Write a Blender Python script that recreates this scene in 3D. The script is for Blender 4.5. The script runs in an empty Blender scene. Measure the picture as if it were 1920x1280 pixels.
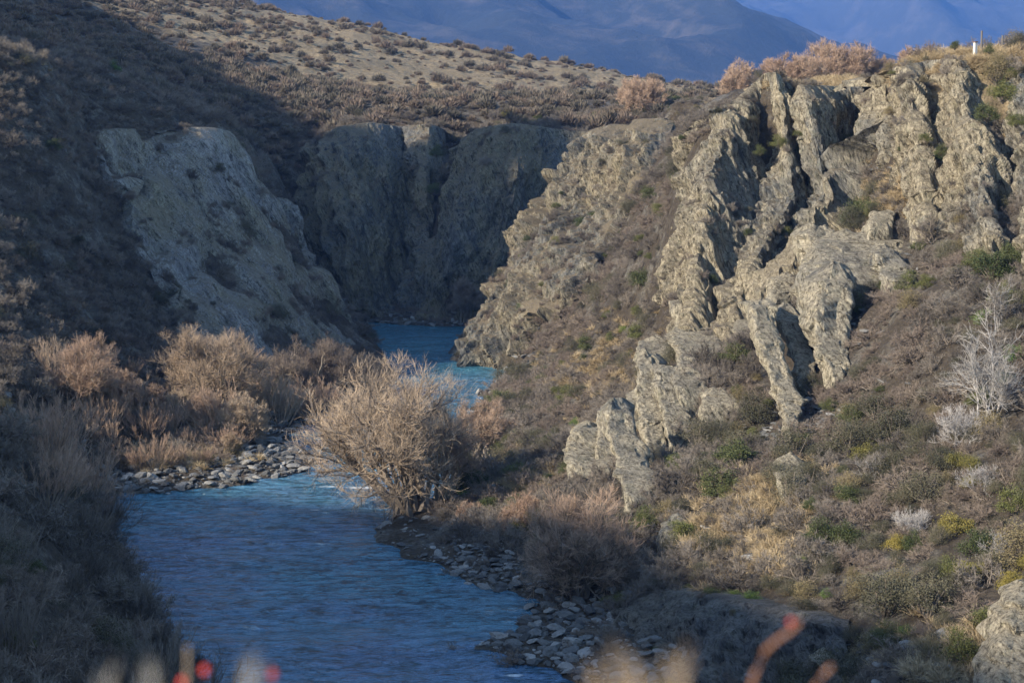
import bpy, math, random
import numpy as np
from mathutils import Vector

# ------------------------------------------------------------------ camera, world, sun, exposure
SC = bpy.context.scene
COL = SC.collection
F, PY0, H = 3600.0, 200.0, 34.0            # focal length in photo pixels, horizon row, eye height above the river
PITCH = math.atan((640.0 - PY0) / F)
cam_d = bpy.data.cameras.new("camera")
cam = bpy.data.objects.new("camera", cam_d)
COL.objects.link(cam)
cam.location = (0, 0, H)
cam.rotation_euler = (math.pi / 2 - PITCH, 0, 0)
cam_d.sensor_width = 36.0
cam_d.lens = 36.0 * F / 1920.0
cam_d.clip_start = 0.1
cam_d.clip_end = 30000
cam_d.dof.use_dof = True
cam_d.dof.focus_distance = 170.0
cam_d.dof.aperture_fstop = 2.8
SC.camera = cam

SUN_EL = math.radians(27.0)
SUN_AZ_VEC = Vector((-0.85, -0.53, 0)).normalized()      # horizontal direction TOWARDS the sun
SUN_DIR = Vector((SUN_AZ_VEC.x * math.cos(SUN_EL), SUN_AZ_VEC.y * math.cos(SUN_EL), math.sin(SUN_EL)))
W = bpy.data.worlds.new("World")
SC.world = W
W.use_nodes = True
wn = W.node_tree
sky = wn.nodes.new("ShaderNodeTexSky")
sky.sky_type = 'NISHITA'
sky.sun_disc = False
sky.sun_elevation = SUN_EL
sky.sun_rotation = math.atan2(SUN_AZ_VEC.x, SUN_AZ_VEC.y)
sky.air_density = 1.3
sky.dust_density = 0.4
sky.ozone_density = 2.2
wn.links.new(sky.outputs[0], wn.nodes["Background"].inputs[0])
wn.nodes["Background"].inputs[1].default_value = 0.15
sun_d = bpy.data.lights.new("sun", 'SUN')
sun_d.energy = 5.0
sun_d.angle = math.radians(0.53)
sun_d.color = (1.0, 0.87, 0.70)
sun = bpy.data.objects.new("sun", sun_d)
COL.objects.link(sun)
sun.rotation_euler = SUN_DIR.to_track_quat('Z', 'Y').to_euler()
SC.view_settings.view_transform = 'Standard'
SC.view_settings.look = 'None'
SC.view_settings.exposure = 1.15
SC.view_settings.gamma = 1.0
SC.cycles.max_bounces = 5
SC.cycles.diffuse_bounces = 2
SC.cycles.glossy_bounces = 2
SC.cycles.transmission_bounces = 2
SC.cycles.volume_bounces = 0
SC.cycles.transparent_max_bounces = 4
SC.cycles.use_denoising = True
SC.cycles.caustics_reflective = False
SC.cycles.caustics_refractive = False

rng = np.random.default_rng(7)

# ------------------------------------------------------------------ helpers
CP, SP = math.cos(PITCH), math.sin(PITCH)
def unp(px, py, d):
    """photo pixel + distance along the view axis -> world point"""
    px, py, d = np.asarray(px, float), np.asarray(py, float), np.asarray(d, float)
    u, v = (px - 960.0) / F, (640.0 - py) / F
    dy = CP + v * SP
    dz = -SP + v * CP
    return np.stack([u / dy * d, d + 0 * u, H + dz / dy * d], -1)
def proj(P):
    P = np.asarray(P, float)
    y = np.maximum(P[..., 1], 1e-3)
    zc = P[..., 2] - H
    fwd = y * CP - zc * SP
    up = y * SP + zc * CP
    fwd = np.maximum(fwd, 1e-3)
    return 960 + F * P[..., 0] / fwd, 640 - F * up / fwd
def onwater(px, py):
    """photo pixel on the water plane -> x, y"""
    v = (640.0 - py) / F
    dy, dz = CP + v * SP, -SP + v * CP
    d = -H * dy / dz
    return ((px - 960.0) / F / dy * d, d)

def _hash(ix, iy, iz, seed):
    h = (ix.astype(np.int64) * 374761393 + iy.astype(np.int64) * 668265263 + iz.astype(np.int64) * 2147483647 + seed * 974634777) & 0xffffffff
    h = ((h ^ (h >> 13)) * 1274126177) & 0xffffffff
    h = ((h ^ (h >> 15)) * 2246822519) & 0xffffffff
    h = h ^ (h >> 16)
    return (h & 0xffffff) / float(0x1000000)
def vnoise(P, seed=0):
    P = np.asarray(P, float)
    i = np.floor(P).astype(np.int64)
    f = P - i
    f = f * f * f * (f * (f * 6 - 15) + 10)
    r = 0
    for dx in (0, 1):
        wx = f[:, 0] if dx else 1 - f[:, 0]
        for dy in (0, 1):
            wy = f[:, 1] if dy else 1 - f[:, 1]
            for dz in (0, 1):
                wz = f[:, 2] if dz else 1 - f[:, 2]
                r = r + wx * wy * wz * _hash(i[:, 0] + dx, i[:, 1] + dy, i[:, 2] + dz, seed)
    return r * 2 - 1
def fbm(P, octaves=4, seed=0, gain=0.5):
    P = np.asarray(P, float)
    a, s, r = 1.0, 1.0, 0
    for o in range(octaves):
        r = r + a * vnoise(P * s + 17.3 * o, seed + o)
        a *= gain
        s *= 2.03
    return r
def ridged(P, octaves=4, seed=0, gain=0.5):
    a, s, r = 1.0, 1.0, 0
    for o in range(octaves):
        r = r + a * (1 - 2 * np.abs(vnoise(P * s + 9.1 * o, seed + o)))
        a *= gain
        s *= 2.1
    return r
def lin3(P, seed=0):
    """noise made of flat triangles and sharp arrises: random values on a lattice, joined linearly over tetrahedra"""
    P = np.asarray(P, float)
    P = np.stack([0.803 * P[:, 0] + 0.514 * P[:, 1] + 0.302 * P[:, 2], -0.557 * P[:, 0] + 0.827 * P[:, 1] + 0.073 * P[:, 2], -0.212 * P[:, 0] - 0.227 * P[:, 1] + 0.951 * P[:, 2]], -1) + seed * 3.7
    i = np.floor(P).astype(np.int64)
    f = P - i
    order = np.argsort(-f, axis=1)
    fs = np.take_along_axis(f, order, 1)
    w = [1 - fs[:, 0], fs[:, 0] - fs[:, 1], fs[:, 1] - fs[:, 2], fs[:, 2]]
    c = i.copy()
    r = w[0] * _hash(c[:, 0], c[:, 1], c[:, 2], seed)
    for k in range(3):
        c = c.copy()
        c[np.arange(len(c)), order[:, k]] += 1
        r = r + w[k + 1] * _hash(c[:, 0], c[:, 1], c[:, 2], seed)
    return r * 2 - 1

def mesh_np(name, V, Fq, mats, smooth=False, midx=None, attrs=None):
    me = bpy.data.meshes.new(name)
    V = np.ascontiguousarray(V, dtype=np.float32)
    Fq = np.ascontiguousarray(Fq, dtype=np.int32)
    n, k = Fq.shape
    me.vertices.add(len(V))
    me.vertices.foreach_set("co", V.ravel())
    me.loops.add(n * k)
    me.loops.foreach_set("vertex_index", Fq.ravel())
    me.polygons.add(n)
    me.polygons.foreach_set("loop_start", np.arange(0, n * k, k, dtype=np.int32))
    me.polygons.foreach_set("loop_total", np.full(n, k, dtype=np.int32))
    if midx is not None:
        me.polygons.foreach_set("material_index", np.ascontiguousarray(midx, dtype=np.int32))
    me.polygons.foreach_set("use_smooth", np.full(n, smooth, dtype=bool))
    for m in mats:
        me.materials.append(m)
    if attrs:
        for an, av in attrs.items():
            a = me.attributes.new(an, 'FLOAT', 'POINT')
            a.data.foreach_set("value", np.ascontiguousarray(av, dtype=np.float32))
    me.update(calc_edges=True)
    return me
def add_obj(name, me, parent=None, link=True):
    o = bpy.data.objects.new(name, me)
    if link:
        COL.objects.link(o)
    if parent is not None:
        o.parent = parent
    return o
def tag(o, label=None, cat=None, group=None, kind=None):
    if label: o["label"] = label
    if cat: o["category"] = cat
    if group: o["group"] = group
    if kind: o["kind"] = kind
    return o
def grid_faces(nr, nc):
    i = np.arange(nr * nc).reshape(nr, nc)
    return np.stack([i[:-1, :-1], i[:-1, 1:], i[1:, 1:], i[1:, :-1]], -1).reshape(-1, 4)

# ------------------------------------------------------------------ materials
class NT:
    def __init__(s, name):
        s.m = bpy.data.materials.new(name)
        s.m.use_nodes = True
        s.t = s.m.node_tree
        s.b = s.t.nodes["Principled BSDF"]
        s.b.inputs["Roughness"].default_value = 0.9
        s.b.inputs["Specular IOR Level"].default_value = 0.25
    def n(s, typ, **kw):
        x = s.t.nodes.new(typ)
        for k, v in kw.items():
            if k.startswith("i_"):
                key = k[2:]
                x.inputs[int(key) if key.isdigit() else key.replace("_", " ")].default_value = v
            else:
                setattr(x, k, v)
        return x
    def l(s, a, b):
        s.t.links.new(a, b)
    def coords(s, scale=(1, 1, 1), rot=(0, 0, 0), kind="Object"):
        if kind == "World":
            src = s.n("ShaderNodeNewGeometry").outputs["Position"]
        else:
            src = s.n("ShaderNodeTexCoord").outputs[kind]
        mp = s.n("ShaderNodeMapping")
        mp.inputs["Scale"].default_value = scale
        mp.inputs["Rotation"].default_value = rot
        s.l(src, mp.inputs[0])
        return mp.outputs[0]
    def noise(s, vec, scale, detail=6, rough=0.6, dist=0.0):
        x = s.n("ShaderNodeTexNoise")
        x.inputs["Scale"].default_value = scale
        x.inputs["Detail"].default_value = detail
        x.inputs["Roughness"].default_value = rough
        x.inputs["Distortion"].default_value = dist
        s.l(vec, x.inputs["Vector"])
        return x.outputs["Fac"]
    def ramp(s, fac, stops, interp='LINEAR'):
        r = s.n("ShaderNodeValToRGB")
        r.color_ramp.interpolation = interp
        e = r.color_ramp.elements
        while len(e) < len(stops):
            e.new(0.5)
        for k, (p, c) in enumerate(stops):
            e[k].position = p
            e[k].color = (c, c, c, 1) if isinstance(c, (int, float)) else (c[0], c[1], c[2], 1)
        s.l(fac, r.inputs[0])
        return r.outputs[0]
    def mix(s, fac, a, b, blend='MIX'):
        x = s.n("ShaderNodeMix", data_type='RGBA', blend_type=blend)
        for sock, v in ((x.inputs[0], fac), (x.inputs[6], a), (x.inputs[7], b)):
            if isinstance(v, bpy.types.NodeSocket):
                s.l(v, sock)
            elif isinstance(v, (int, float)):
                sock.default_value = v
            else:
                sock.default_value = (v[0], v[1], v[2], 1)
        return x.outputs[2]
    def math(s, op, a, b=None):
        x = s.n("ShaderNodeMath", operation=op)
        for k, v in enumerate((a, b)):
            if v is None: continue
            if isinstance(v, bpy.types.NodeSocket): s.l(v, x.inputs[k])
            else: x.inputs[k].default_value = v
        return x.outputs[0]
    def bump(s, h, strength, dist, nrm=None):
        x = s.n("ShaderNodeBump")
        x.inputs["Strength"].default_value = strength
        x.inputs["Distance"].default_value = dist
        s.l(h, x.inputs["Height"])
        if nrm is not None: s.l(nrm, x.inputs["Normal"])
        return x.outputs[0]

def rock_mat(name, greys, tans, tan_amt, green=0.25, bumpd=0.35, veg=0.3, lean=0.36):
    t = NT(name)
    def streak(sc):
        a = t.coords(rot=(0, math.atan(lean), 0), kind="World")
        mp = t.n("ShaderNodeMapping"); mp.inputs["Scale"].default_value = sc
        t.l(a, mp.inputs[0])
        return mp.outputs[0]
    v = t.coords(kind="World")
    vs = streak((1.0, 1.0, 0.26))      # streaks along the steep foliation
    big = t.noise(v, 0.07, 5, 0.6)
    mid = t.noise(vs, 0.55, 8, 0.65, 0.4)
    fine = t.noise(vs, 3.2, 9, 0.75, 0.3)
    spk = t.noise(v, 5.0, 7, 0.78)
    grey = t.mix(t.ramp(mid, [(0.35, 0.0), (0.65, 1.0)]), greys[0], greys[1])
    tan = t.mix(t.ramp(fine, [(0.35, 0.0), (0.65, 1.0)]), tans[0], tans[1])
    m1 = t.ramp(t.math('ADD', t.math('MULTIPLY', big, 0.6), t.math('MULTIPLY', mid, 0.4)), [(0.62 - 0.25 * tan_amt - 0.07, 0.0), (0.62 - 0.25 * tan_amt + 0.07, 1.0)])
    c = t.mix(m1, grey, tan)
    lich = t.ramp(t.noise(v, 1.1, 8, 0.75), [(0.52, 0.0), (0.62, 1.0)])
    c = t.mix(t.math('MULTIPLY', lich, green), c, (0.13, 0.14, 0.09))
    crk = t.ramp(fine, [(0.38, 0.22), (0.50, 1.0)])
    crk = t.mix(1.0, crk, t.ramp(t.noise(streak((1.0, 1.0, 0.35)), 7.0, 6, 0.75), [(0.36, 0.45), (0.52, 1.0)]), 'MULTIPLY')
    c = t.mix(1.0, c, crk, 'MULTIPLY')
    vd = streak((1.0, 1.0, 0.15))
    warp = t.n("ShaderNodeVectorMath", operation='ADD')
    nz = t.n("ShaderNodeTexNoise", i_Scale=0.8)
    t.l(vd, nz.inputs["Vector"])
    t.l(vd, warp.inputs[0]); t.l(nz.outputs["Color"], warp.inputs[1])
    cr_h = []
    for sc in (0.5, 1.9):
        vo = t.n("ShaderNodeTexVoronoi", feature='DISTANCE_TO_EDGE', i_Scale=sc)
        t.l(warp.outputs[0], vo.inputs["Vector"])
        cr_h.append(t.ramp(vo.outputs["Distance"], [(0.0, 0.0), (0.03 if sc < 1 else 0.06, 1.0)]))
        c = t.mix(1.0, c, t.ramp(vo.outputs["Distance"], [(0.0, 0.82), (0.02 if sc < 1 else 0.03, 1.0)]), 'MULTIPLY')
    # low scrub and dead grass clinging to the ledges
    geo = t.n("ShaderNodeNewGeometry")
    sx = t.n("ShaderNodeSeparateXYZ")
    t.l(geo.outputs["True Normal"], sx.inputs[0])
    up = t.math('ADD', sx.outputs[2], t.math('MULTIPLY', t.math('SUBTRACT', big, 0.5), 1.2))
    ledge = t.math('MULTIPLY', t.ramp(up, [(0.50, 0.0), (0.66, 1.0)]), veg)
    gc = t.mix(spk, (0.06, 0.05, 0.035), (0.21, 0.17, 0.11))
    c = t.mix(ledge, c, gc)
    t.l(c, t.b.inputs["Base Color"])
    hgt = t.math('ADD', t.math('MULTIPLY', fine, 0.7), t.math('MULTIPLY', spk, 0.3))
    nb = t.bump(mid, 1.0, bumpd * 2.2)
    nb = t.bump(cr_h[0], 0.6, bumpd * 0.25, nb)
    nb = t.bump(cr_h[1], 0.6, bumpd * 0.12, nb)
    t.l(t.bump(hgt, 0.9, bumpd, nb), t.b.inputs["Normal"])
    return t.m
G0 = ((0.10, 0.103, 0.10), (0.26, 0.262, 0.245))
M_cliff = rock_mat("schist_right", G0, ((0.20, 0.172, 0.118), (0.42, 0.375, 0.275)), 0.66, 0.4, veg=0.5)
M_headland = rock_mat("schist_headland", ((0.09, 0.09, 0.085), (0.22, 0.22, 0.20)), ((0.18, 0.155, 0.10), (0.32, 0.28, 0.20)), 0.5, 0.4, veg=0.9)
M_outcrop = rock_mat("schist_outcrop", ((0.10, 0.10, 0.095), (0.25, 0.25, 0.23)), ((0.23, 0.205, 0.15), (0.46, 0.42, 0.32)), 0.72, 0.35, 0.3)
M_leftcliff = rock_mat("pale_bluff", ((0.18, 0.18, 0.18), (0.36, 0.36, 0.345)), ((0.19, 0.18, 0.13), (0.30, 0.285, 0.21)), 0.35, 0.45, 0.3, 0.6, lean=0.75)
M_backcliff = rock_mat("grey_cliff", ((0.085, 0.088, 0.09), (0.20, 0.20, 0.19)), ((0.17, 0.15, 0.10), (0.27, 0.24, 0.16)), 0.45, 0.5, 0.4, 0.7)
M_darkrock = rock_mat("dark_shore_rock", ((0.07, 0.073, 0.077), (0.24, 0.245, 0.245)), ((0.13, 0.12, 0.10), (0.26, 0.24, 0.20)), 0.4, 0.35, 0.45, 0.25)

def ground_mat():
    t = NT("ground")
    v = t.coords(kind="World")
    a = t.n("ShaderNodeAttribute", attribute_name="grass").outputs["Fac"]
    n1 = t.noise(v, 0.25, 8, 0.65)
    n2 = t.noise(v, 2.5, 8, 0.75)
    soil = t.mix(t.ramp(n2, [(0.3, 0.0), (0.7, 1.0)]), (0.024, 0.020, 0.015), (0.09, 0.073, 0.053))
    scree = t.mix(t.ramp(n2, [(0.4, 0.0), (0.6, 1.0)]), (0.055, 0.052, 0.046), (0.17, 0.157, 0.132))
    soil = t.mix(t.ramp(n1, [(0.50, 0.0), (0.62, 1.0)]), soil, scree)
    n3 = t.noise(v, 0.9, 8, 0.8)
    grass = t.mix(t.ramp(n3, [(0.38, 0.0), (0.62, 1.0)]), (0.11, 0.085, 0.05), (0.33, 0.26, 0.16))
    n4 = t.noise(t.coords(scale=(1.0, 0.4, 1.0), kind="World"), 0.06, 5, 0.6)
    grass = t.mix(t.ramp(n4, [(0.4, 0.0), (0.65, 1.0)]), grass, t.mix(0.5, grass, (0.12, 0.095, 0.055)))
    patch = t.ramp(t.math('ADD', a, t.math('MULTIPLY', t.math('SUBTRACT', n1, 0.5), 1.0)), [(0.4, 0.0), (0.6, 1.0)])
    t.l(t.mix(patch, soil, grass), t.b.inputs["Base Color"])
    t.l(t.bump(n2, 0.8, 0.3, t.bump(t.noise(v, 0.5, 6, 0.7), 0.9, 1.2)), t.b.inputs["Normal"])
    return t.m
M_ground = ground_mat()

def twig_mat(name, cols, rough=0.8, vary=0.35):
    t = NT(name)
    oi = t.n("ShaderNodeObjectInfo").outputs["Random"]
    v = t.coords(kind="World")
    n = t.noise(v, 1.3, 4, 0.6)
    f = t.math('ADD', t.math('MULTIPLY', oi, 1 - vary), t.math('MULTIPLY', n, vary))
    k = len(cols)
    t.l(t.ramp(f, [((i + 0.5) / k, c) for i, c in enumerate(cols)]), t.b.inputs["Base Color"])
    t.b.inputs["Roughness"].default_value = rough
    return t.m
M_bark = twig_mat("grey_bark", [(0.10, 0.085, 0.07), (0.20, 0.17, 0.14)])
M_willowbark = twig_mat("willow_bark", [(0.16, 0.13, 0.10), (0.28, 0.24, 0.19)])
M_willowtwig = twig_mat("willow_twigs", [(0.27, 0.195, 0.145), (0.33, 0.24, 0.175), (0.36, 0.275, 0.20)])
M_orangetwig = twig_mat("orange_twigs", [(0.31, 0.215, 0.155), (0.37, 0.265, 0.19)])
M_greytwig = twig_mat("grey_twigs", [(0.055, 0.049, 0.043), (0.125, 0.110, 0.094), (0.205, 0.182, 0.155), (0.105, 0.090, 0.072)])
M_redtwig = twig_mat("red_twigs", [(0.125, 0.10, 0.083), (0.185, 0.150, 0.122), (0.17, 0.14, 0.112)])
M_green = twig_mat("evergreen_leaves", [(0.035, 0.052, 0.018), (0.075, 0.085, 0.03), (0.12, 0.125, 0.035)], 0.6, 0.5)
M_bright = twig_mat("bright_green_leaves", [(0.07, 0.12, 0.03), (0.13, 0.17, 0.04)], 0.6, 0.5)
M_yellow = twig_mat("yellow_green_leaves", [(0.11, 0.105, 0.03), (0.22, 0.18, 0.04)], 0.6, 0.5)
M_mata = twig_mat("olive_grey_leaves", [(0.04, 0.041, 0.027), (0.075, 0.074, 0.046), (0.115, 0.106, 0.068)], 0.8, 0.5)
M_goldtwig = twig_mat("golden_willow_twigs", [(0.33, 0.25, 0.175), (0.40, 0.315, 0.225)])
M_farscrub = twig_mat("far_scrub", [(0.075, 0.07, 0.055), (0.12, 0.105, 0.08), (0.17, 0.13, 0.10), (0.13, 0.12, 0.095)])
M_dead = twig_mat("dead_wood", [(0.26, 0.25, 0.235), (0.36, 0.345, 0.33)])
M_tussock = twig_mat("tussock_grass", [(0.26, 0.20, 0.115), (0.40, 0.32, 0.20)])
def boulder_mat():
    t = NT("boulder")
    oi = t.n("ShaderNodeObjectInfo").outputs["Random"]
    v = t.coords(kind="Object")
    n = t.noise(v, 2.0, 7, 0.65)
    base = t.ramp(oi, [(0.0, (0.06, 0.062, 0.062)), (0.55, (0.15, 0.152, 0.148)), (1.0, (0.32, 0.315, 0.295))])
    t.l(t.mix(t.ramp(n, [(0.3, 0.0), (0.7, 1.0)]), t.mix(0.55, base, (0.04, 0.04, 0.04)), base), t.b.inputs["Base Color"])
    t.l(t.bump(n, 0.7, 0.15), t.b.inputs["Normal"])
    t.b.inputs["Roughness"].default_value = 0.8
    return t.m
M_boulder = boulder_mat()
# ------------------------------------------------------------------ river outline (on the water plane, from the shorelines)
WL = [onwater(*p) for p in [(150, 925), (300, 925), (420, 912), (500, 898), (590, 882), (584, 862), (545, 845), (535, 828), (560, 806), (600, 790),
                            (680, 775), (735, 745), (738, 700), (712, 655), (682, 606)]]
WR = [onwater(*p) for p in [(862, 613), (858, 640), (846, 668), (862, 680), (940, 686), (952, 700), (900, 742), (880, 790), (870, 850), (845, 905), (790, 940), (735, 970),
                            (698, 1006), (752, 1038), (850, 1075), (930, 1108), (1000, 1128), (1012, 1150), (965, 1190), (888, 1214), (945, 1230),
                            (1030, 1255), (1100, 1285)]]
far = [onwater(760, 611), onwater(862, 613)]
RIVER = ([(150, 66), (60, 55), (10, 68), (-6, 84), (-15, 100)] + [onwater(292, 1210), onwater(250, 1120), onwater(228, 1050), onwater(190, 975)] + WL
         + [onwater(700, 605), onwater(780, 610), onwater(870, 613), (0.0, 302), (14, 300), (26, 292), (60, 285), (140, 284), (140, 264), (60, 262), (24, 268), (4, 276), (-7, 279)]
         + WR[2:] + [(6.5, 105), (16, 95), (28, 87), (60, 78), (150, 78)])
RIVER = np.array(RIVER, float)
def river_sd(x, y):
    """signed distance to the river outline: negative on the water"""
    A, B = RIVER, np.roll(RIVER, -1, 0)
    best = np.full(x.shape, 1e9)
    inside = np.zeros(x.shape, bool)
    for (ax, ay), (bx, by) in zip(A, B):
        ex, ey = bx - ax, by - ay
        t = np.clip(((x - ax) * ex + (y - ay) * ey) / (ex * ex + ey * ey + 1e-9), 0, 1)
        best = np.minimum(best, np.hypot(x - ax - t * ex, y - ay - t * ey))
        c = ((ay > y) != (by > y)) & (x < (bx - ax) * (y - ay) / (by - ay + 1e-12) + ax)
        inside ^= c
    q = np.stack([x.ravel(), y.ravel(), 0 * x.ravel()], -1)
    wob = (0.75 * vnoise(q / 2.6, 61) + 0.3 * vnoise(q / 0.8, 62)).reshape(x.shape)
    return np.where(inside, -best, best) + wob

# ------------------------------------------------------------------ cliff sheets, rows from the rim down, in (px, py, distance)
PATCH = {
 "bluff": [[(175, 245, 250), (280, 240, 259), (390, 240, 268), (436, 246, 272), (478, 290, 273)],
        [(190, 330, 243), (290, 335, 252), (390, 340, 260), (460, 350, 267), (532, 385, 270)],
        [(235, 430, 240), (330, 440, 246), (420, 450, 254), (510, 462, 261), (580, 480, 267)],
        [(290, 520, 232), (385, 530, 238), (470, 545, 246), (560, 560, 254), (630, 570, 264)],
        [(320, 600, 227), (420, 615, 231), (515, 630, 237), (600, 645, 246), (668, 636, 259)],
        [(360, 670, 223), (470, 685, 227), (560, 700, 233), (650, 715, 240), (720, 700, 250)]],
 "back": [[(590, 258, 336), (635, 238, 329), (690, 230, 330), (755, 238, 337), (805, 232, 333), (850, 252, 341)],
        [(578, 330, 326), (635, 330, 317), (700, 335, 321), (765, 340, 330), (800, 342, 323), (850, 345, 334)],
        [(572, 440, 320), (650, 450, 310), (705, 460, 315), (765, 465, 323), (805, 468, 317), (850, 470, 326)],
        [(600, 540, 313), (655, 555, 307), (710, 570, 309), (765, 572, 314), (805, 575, 309), (850, 580, 314)],
        [(650, 595, 307), (680, 600, 305), (730, 606, 304), (765, 607, 306), (800, 608, 303), (860, 608, 306)]],
 "buttress": [[(850, 275, 320), (895, 242, 313), (960, 231, 310), (1040, 242, 313), (1120, 250, 316)],
        [(840, 340, 315), (880, 325, 305), (960, 320, 301), (1030, 340, 308), (1120, 350, 307)],
        [(795, 460, 312), (850, 460, 301), (930, 465, 299), (1010, 475, 301), (1110, 480, 303)],
        [(755, 560, 308), (830, 575, 303), (910, 585, 300), (1000, 585, 299), (1110, 590, 300)],
        [(740, 612, 302), (830, 614, 300), (910, 614, 298), (1000, 610, 297), (1110, 610, 298)]],
 "headland": [[(1112, 245, 284), (1150, 232, 281), (1190, 225, 277), (1250, 222, 270)],
        [(1052, 330, 278), (1095, 325, 273), (1150, 325, 267), (1215, 325, 258)],
        [(992, 412, 272), (1035, 415, 265), (1090, 425, 258), (1150, 440, 250)],
        [(945, 492, 267), (990, 505, 259), (1035, 520, 252), (1090, 540, 245)],
        [(905, 560, 262), (940, 575, 256), (975, 595, 250), (1020, 615, 244)],
        [(846, 664, 256), (885, 676, 252.5), (930, 684, 249), (975, 690, 246)]],
 "crag": [[(1335, 205, 205), (1385, 186, 208), (1432, 140, 210), (1454, 136, 203), (1486, 165, 207), (1502, 160, 201), (1560, 162, 208), (1616, 160, 210), (1655, 140, 196)],
        [(1290, 285, 207), (1345, 280, 198), (1448, 272, 211), (1475, 270, 199), (1508, 268, 205), (1530, 265, 196), (1590, 265, 208), (1624, 262, 207), (1652, 250, 193)],
        [(1266, 370, 202), (1325, 370, 193), (1428, 372, 200), (1485, 370, 196), (1520, 368, 203), (1548, 365, 195), (1600, 365, 203), (1626, 360, 202), (1645, 350, 191)],
        [(1258, 470, 197), (1310, 470, 187), (1390, 470, 190), (1425, 470, 187), (1460, 465, 192), (1490, 460, 191), (1540, 445, 195), (1575, 430, 192), (1600, 415, 186)],
        [(1250, 560, 192), (1298, 560, 183), (1350, 560, 185), (1385, 560, 181), (1412, 560, 182), (1435, 550, 184), (1460, 540, 186), (1490, 525, 183), (1520, 510, 178)],
        [(1243, 650, 187), (1285, 668, 179), (1330, 670, 180), (1360, 668, 177), (1390, 662, 177), (1412, 655, 177), (1435, 645, 177), (1455, 630, 176), (1485, 600, 173)]],
 "upper_crag": [[(1655, 135, 194), (1700, 122, 186), (1740, 115, 189), (1775, 110, 184), (1800, 112, 177), (1860, 125, 183), (1940, 125, 176), (2040, 120, 170)],
        [(1655, 220, 190), (1712, 205, 181), (1745, 200, 185), (1785, 195, 180), (1808, 200, 172), (1870, 215, 179), (1940, 215, 168), (2040, 210, 162)],
        [(1680, 300, 184), (1728, 300, 174), (1755, 300, 178), (1785, 300, 173), (1835, 318, 162), (1890, 320, 169), (1950, 320, 160), (2040, 320, 157)],
        [(1700, 380, 178), (1738, 390, 170), (1765, 395, 173), (1790, 400, 167), (1850, 415, 157), (1900, 430, 161), (1950, 430, 152), (2040, 430, 150)],
        [(1715, 440, 172), (1745, 455, 165), (1770, 465, 166), (1800, 470, 160), (1860, 485, 151), (1900, 500, 152), (1950, 500, 147), (2040, 500, 145)]],
 "shore_wall": [[(1150, 1135, 124.5), (1230, 1112, 121.5), (1290, 1112, 119), (1380, 1125, 115), (1480, 1145, 111), (1580, 1160, 107.5)],
        [(1140, 1190, 121.5), (1225, 1180, 118), (1290, 1185, 116), (1380, 1195, 112), (1480, 1210, 108.5), (1580, 1220, 105)],
        [(1130, 1240, 118), (1225, 1240, 114.5), (1295, 1250, 112), (1385, 1265, 109.5), (1480, 1275, 106.5), (1580, 1285, 103)],
        [(1120, 1310, 112.5), (1225, 1320, 109), (1300, 1330, 107), (1390, 1340, 105), (1480, 1340, 103), (1580, 1340, 100)]],
}
CTRL = []
for k, rows in PATCH.items():
    for ri, row in enumerate(rows):
        push = (0.9 if k == "shore_wall" else 1.8) if ri == 0 else (1.2 if k == "shore_wall" else 3.6)
        if ri == len(rows) - 1: push *= 0.5
        if k == 'bluff': push = 1.6
        if k == 'crag': push = 3.5 if ri == 0 else 6.0 if ri < len(rows) - 1 else 2.0
        for (px, py, d) in row:
            CTRL.append(unp(px, py + (2 if ri else 5), d + push))
def C(*pts):
    for p in pts:
        CTRL.append(unp(*p))
def X(*pts):
    for p in pts:
        CTRL.append(np.array(p, float))
# left near bank
C((0, 1280, 82), (120, 1280, 90), (250, 1280, 104), (0, 1100, 95), (120, 1100, 106), (200, 1100, 120), (0, 950, 108), (100, 950, 128), (150, 940, 150),
  (0, 820, 124), (90, 850, 148), (-150, 1280, 80), (-150, 1000, 100), (-150, 800, 125))
# left flat with willows and the slope up to the rim
C((150, 880, 172), (300, 880, 177), (450, 870, 181), (560, 850, 187), (120, 780, 178), (300, 800, 190), (450, 800, 200), (500, 760, 207), (200, 720, 190),
  (400, 720, 208), (0, 700, 175), (0, 620, 188), (120, 640, 198), (250, 660, 208), (0, 500, 199), (100, 520, 211), (180, 560, 220), (0, 380, 212), (100, 400, 226),
  (0, 260, 225), (100, 270, 232), (0, 150, 233), (0, 92, 240), (90, 112, 250), (200, 138, 264), (300, 178, 274), (380, 212, 277), (430, 236, 279), (120, 190, 243),
  (260, 215, 262), (-120, 60, 238), (-120, 300, 222), (-120, 500, 200), (-120, 700, 172))
# behind the rim: the gully and the long hillside
C((0, 112, 262), (100, 138, 276), (220, 170, 290), (330, 205, 298), (430, 235, 300), (470, 262, 305), (520, 320, 318), (550, 400, 315), (575, 470, 312),
  (480, 240, 335), (560, 238, 338), (620, 226, 345), (700, 216, 350), (850, 214, 350), (950, 214, 345), (1100, 216, 345), (1180, 208, 330), (1250, 205, 310),
  (1300, 198, 300), (0, 60, 330), (200, 110, 340), (350, 150, 350), (500, 190, 360), (0, 10, 430), (200, 60, 430), (400, 110, 430), (600, 160, 430), (800, 185, 420),
  (1000, 192, 420), (1150, 190, 400), (150, -20, 560), (340, 2, 560), (500, 36, 560), (700, 76, 560), (850, 108, 550), (1000, 138, 540), (1150, 172, 520), (1280, 192, 480),
  (1380, 190, 420), (1500, 180, 400), (1700, 160, 400), (1900, 150, 400))
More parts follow.
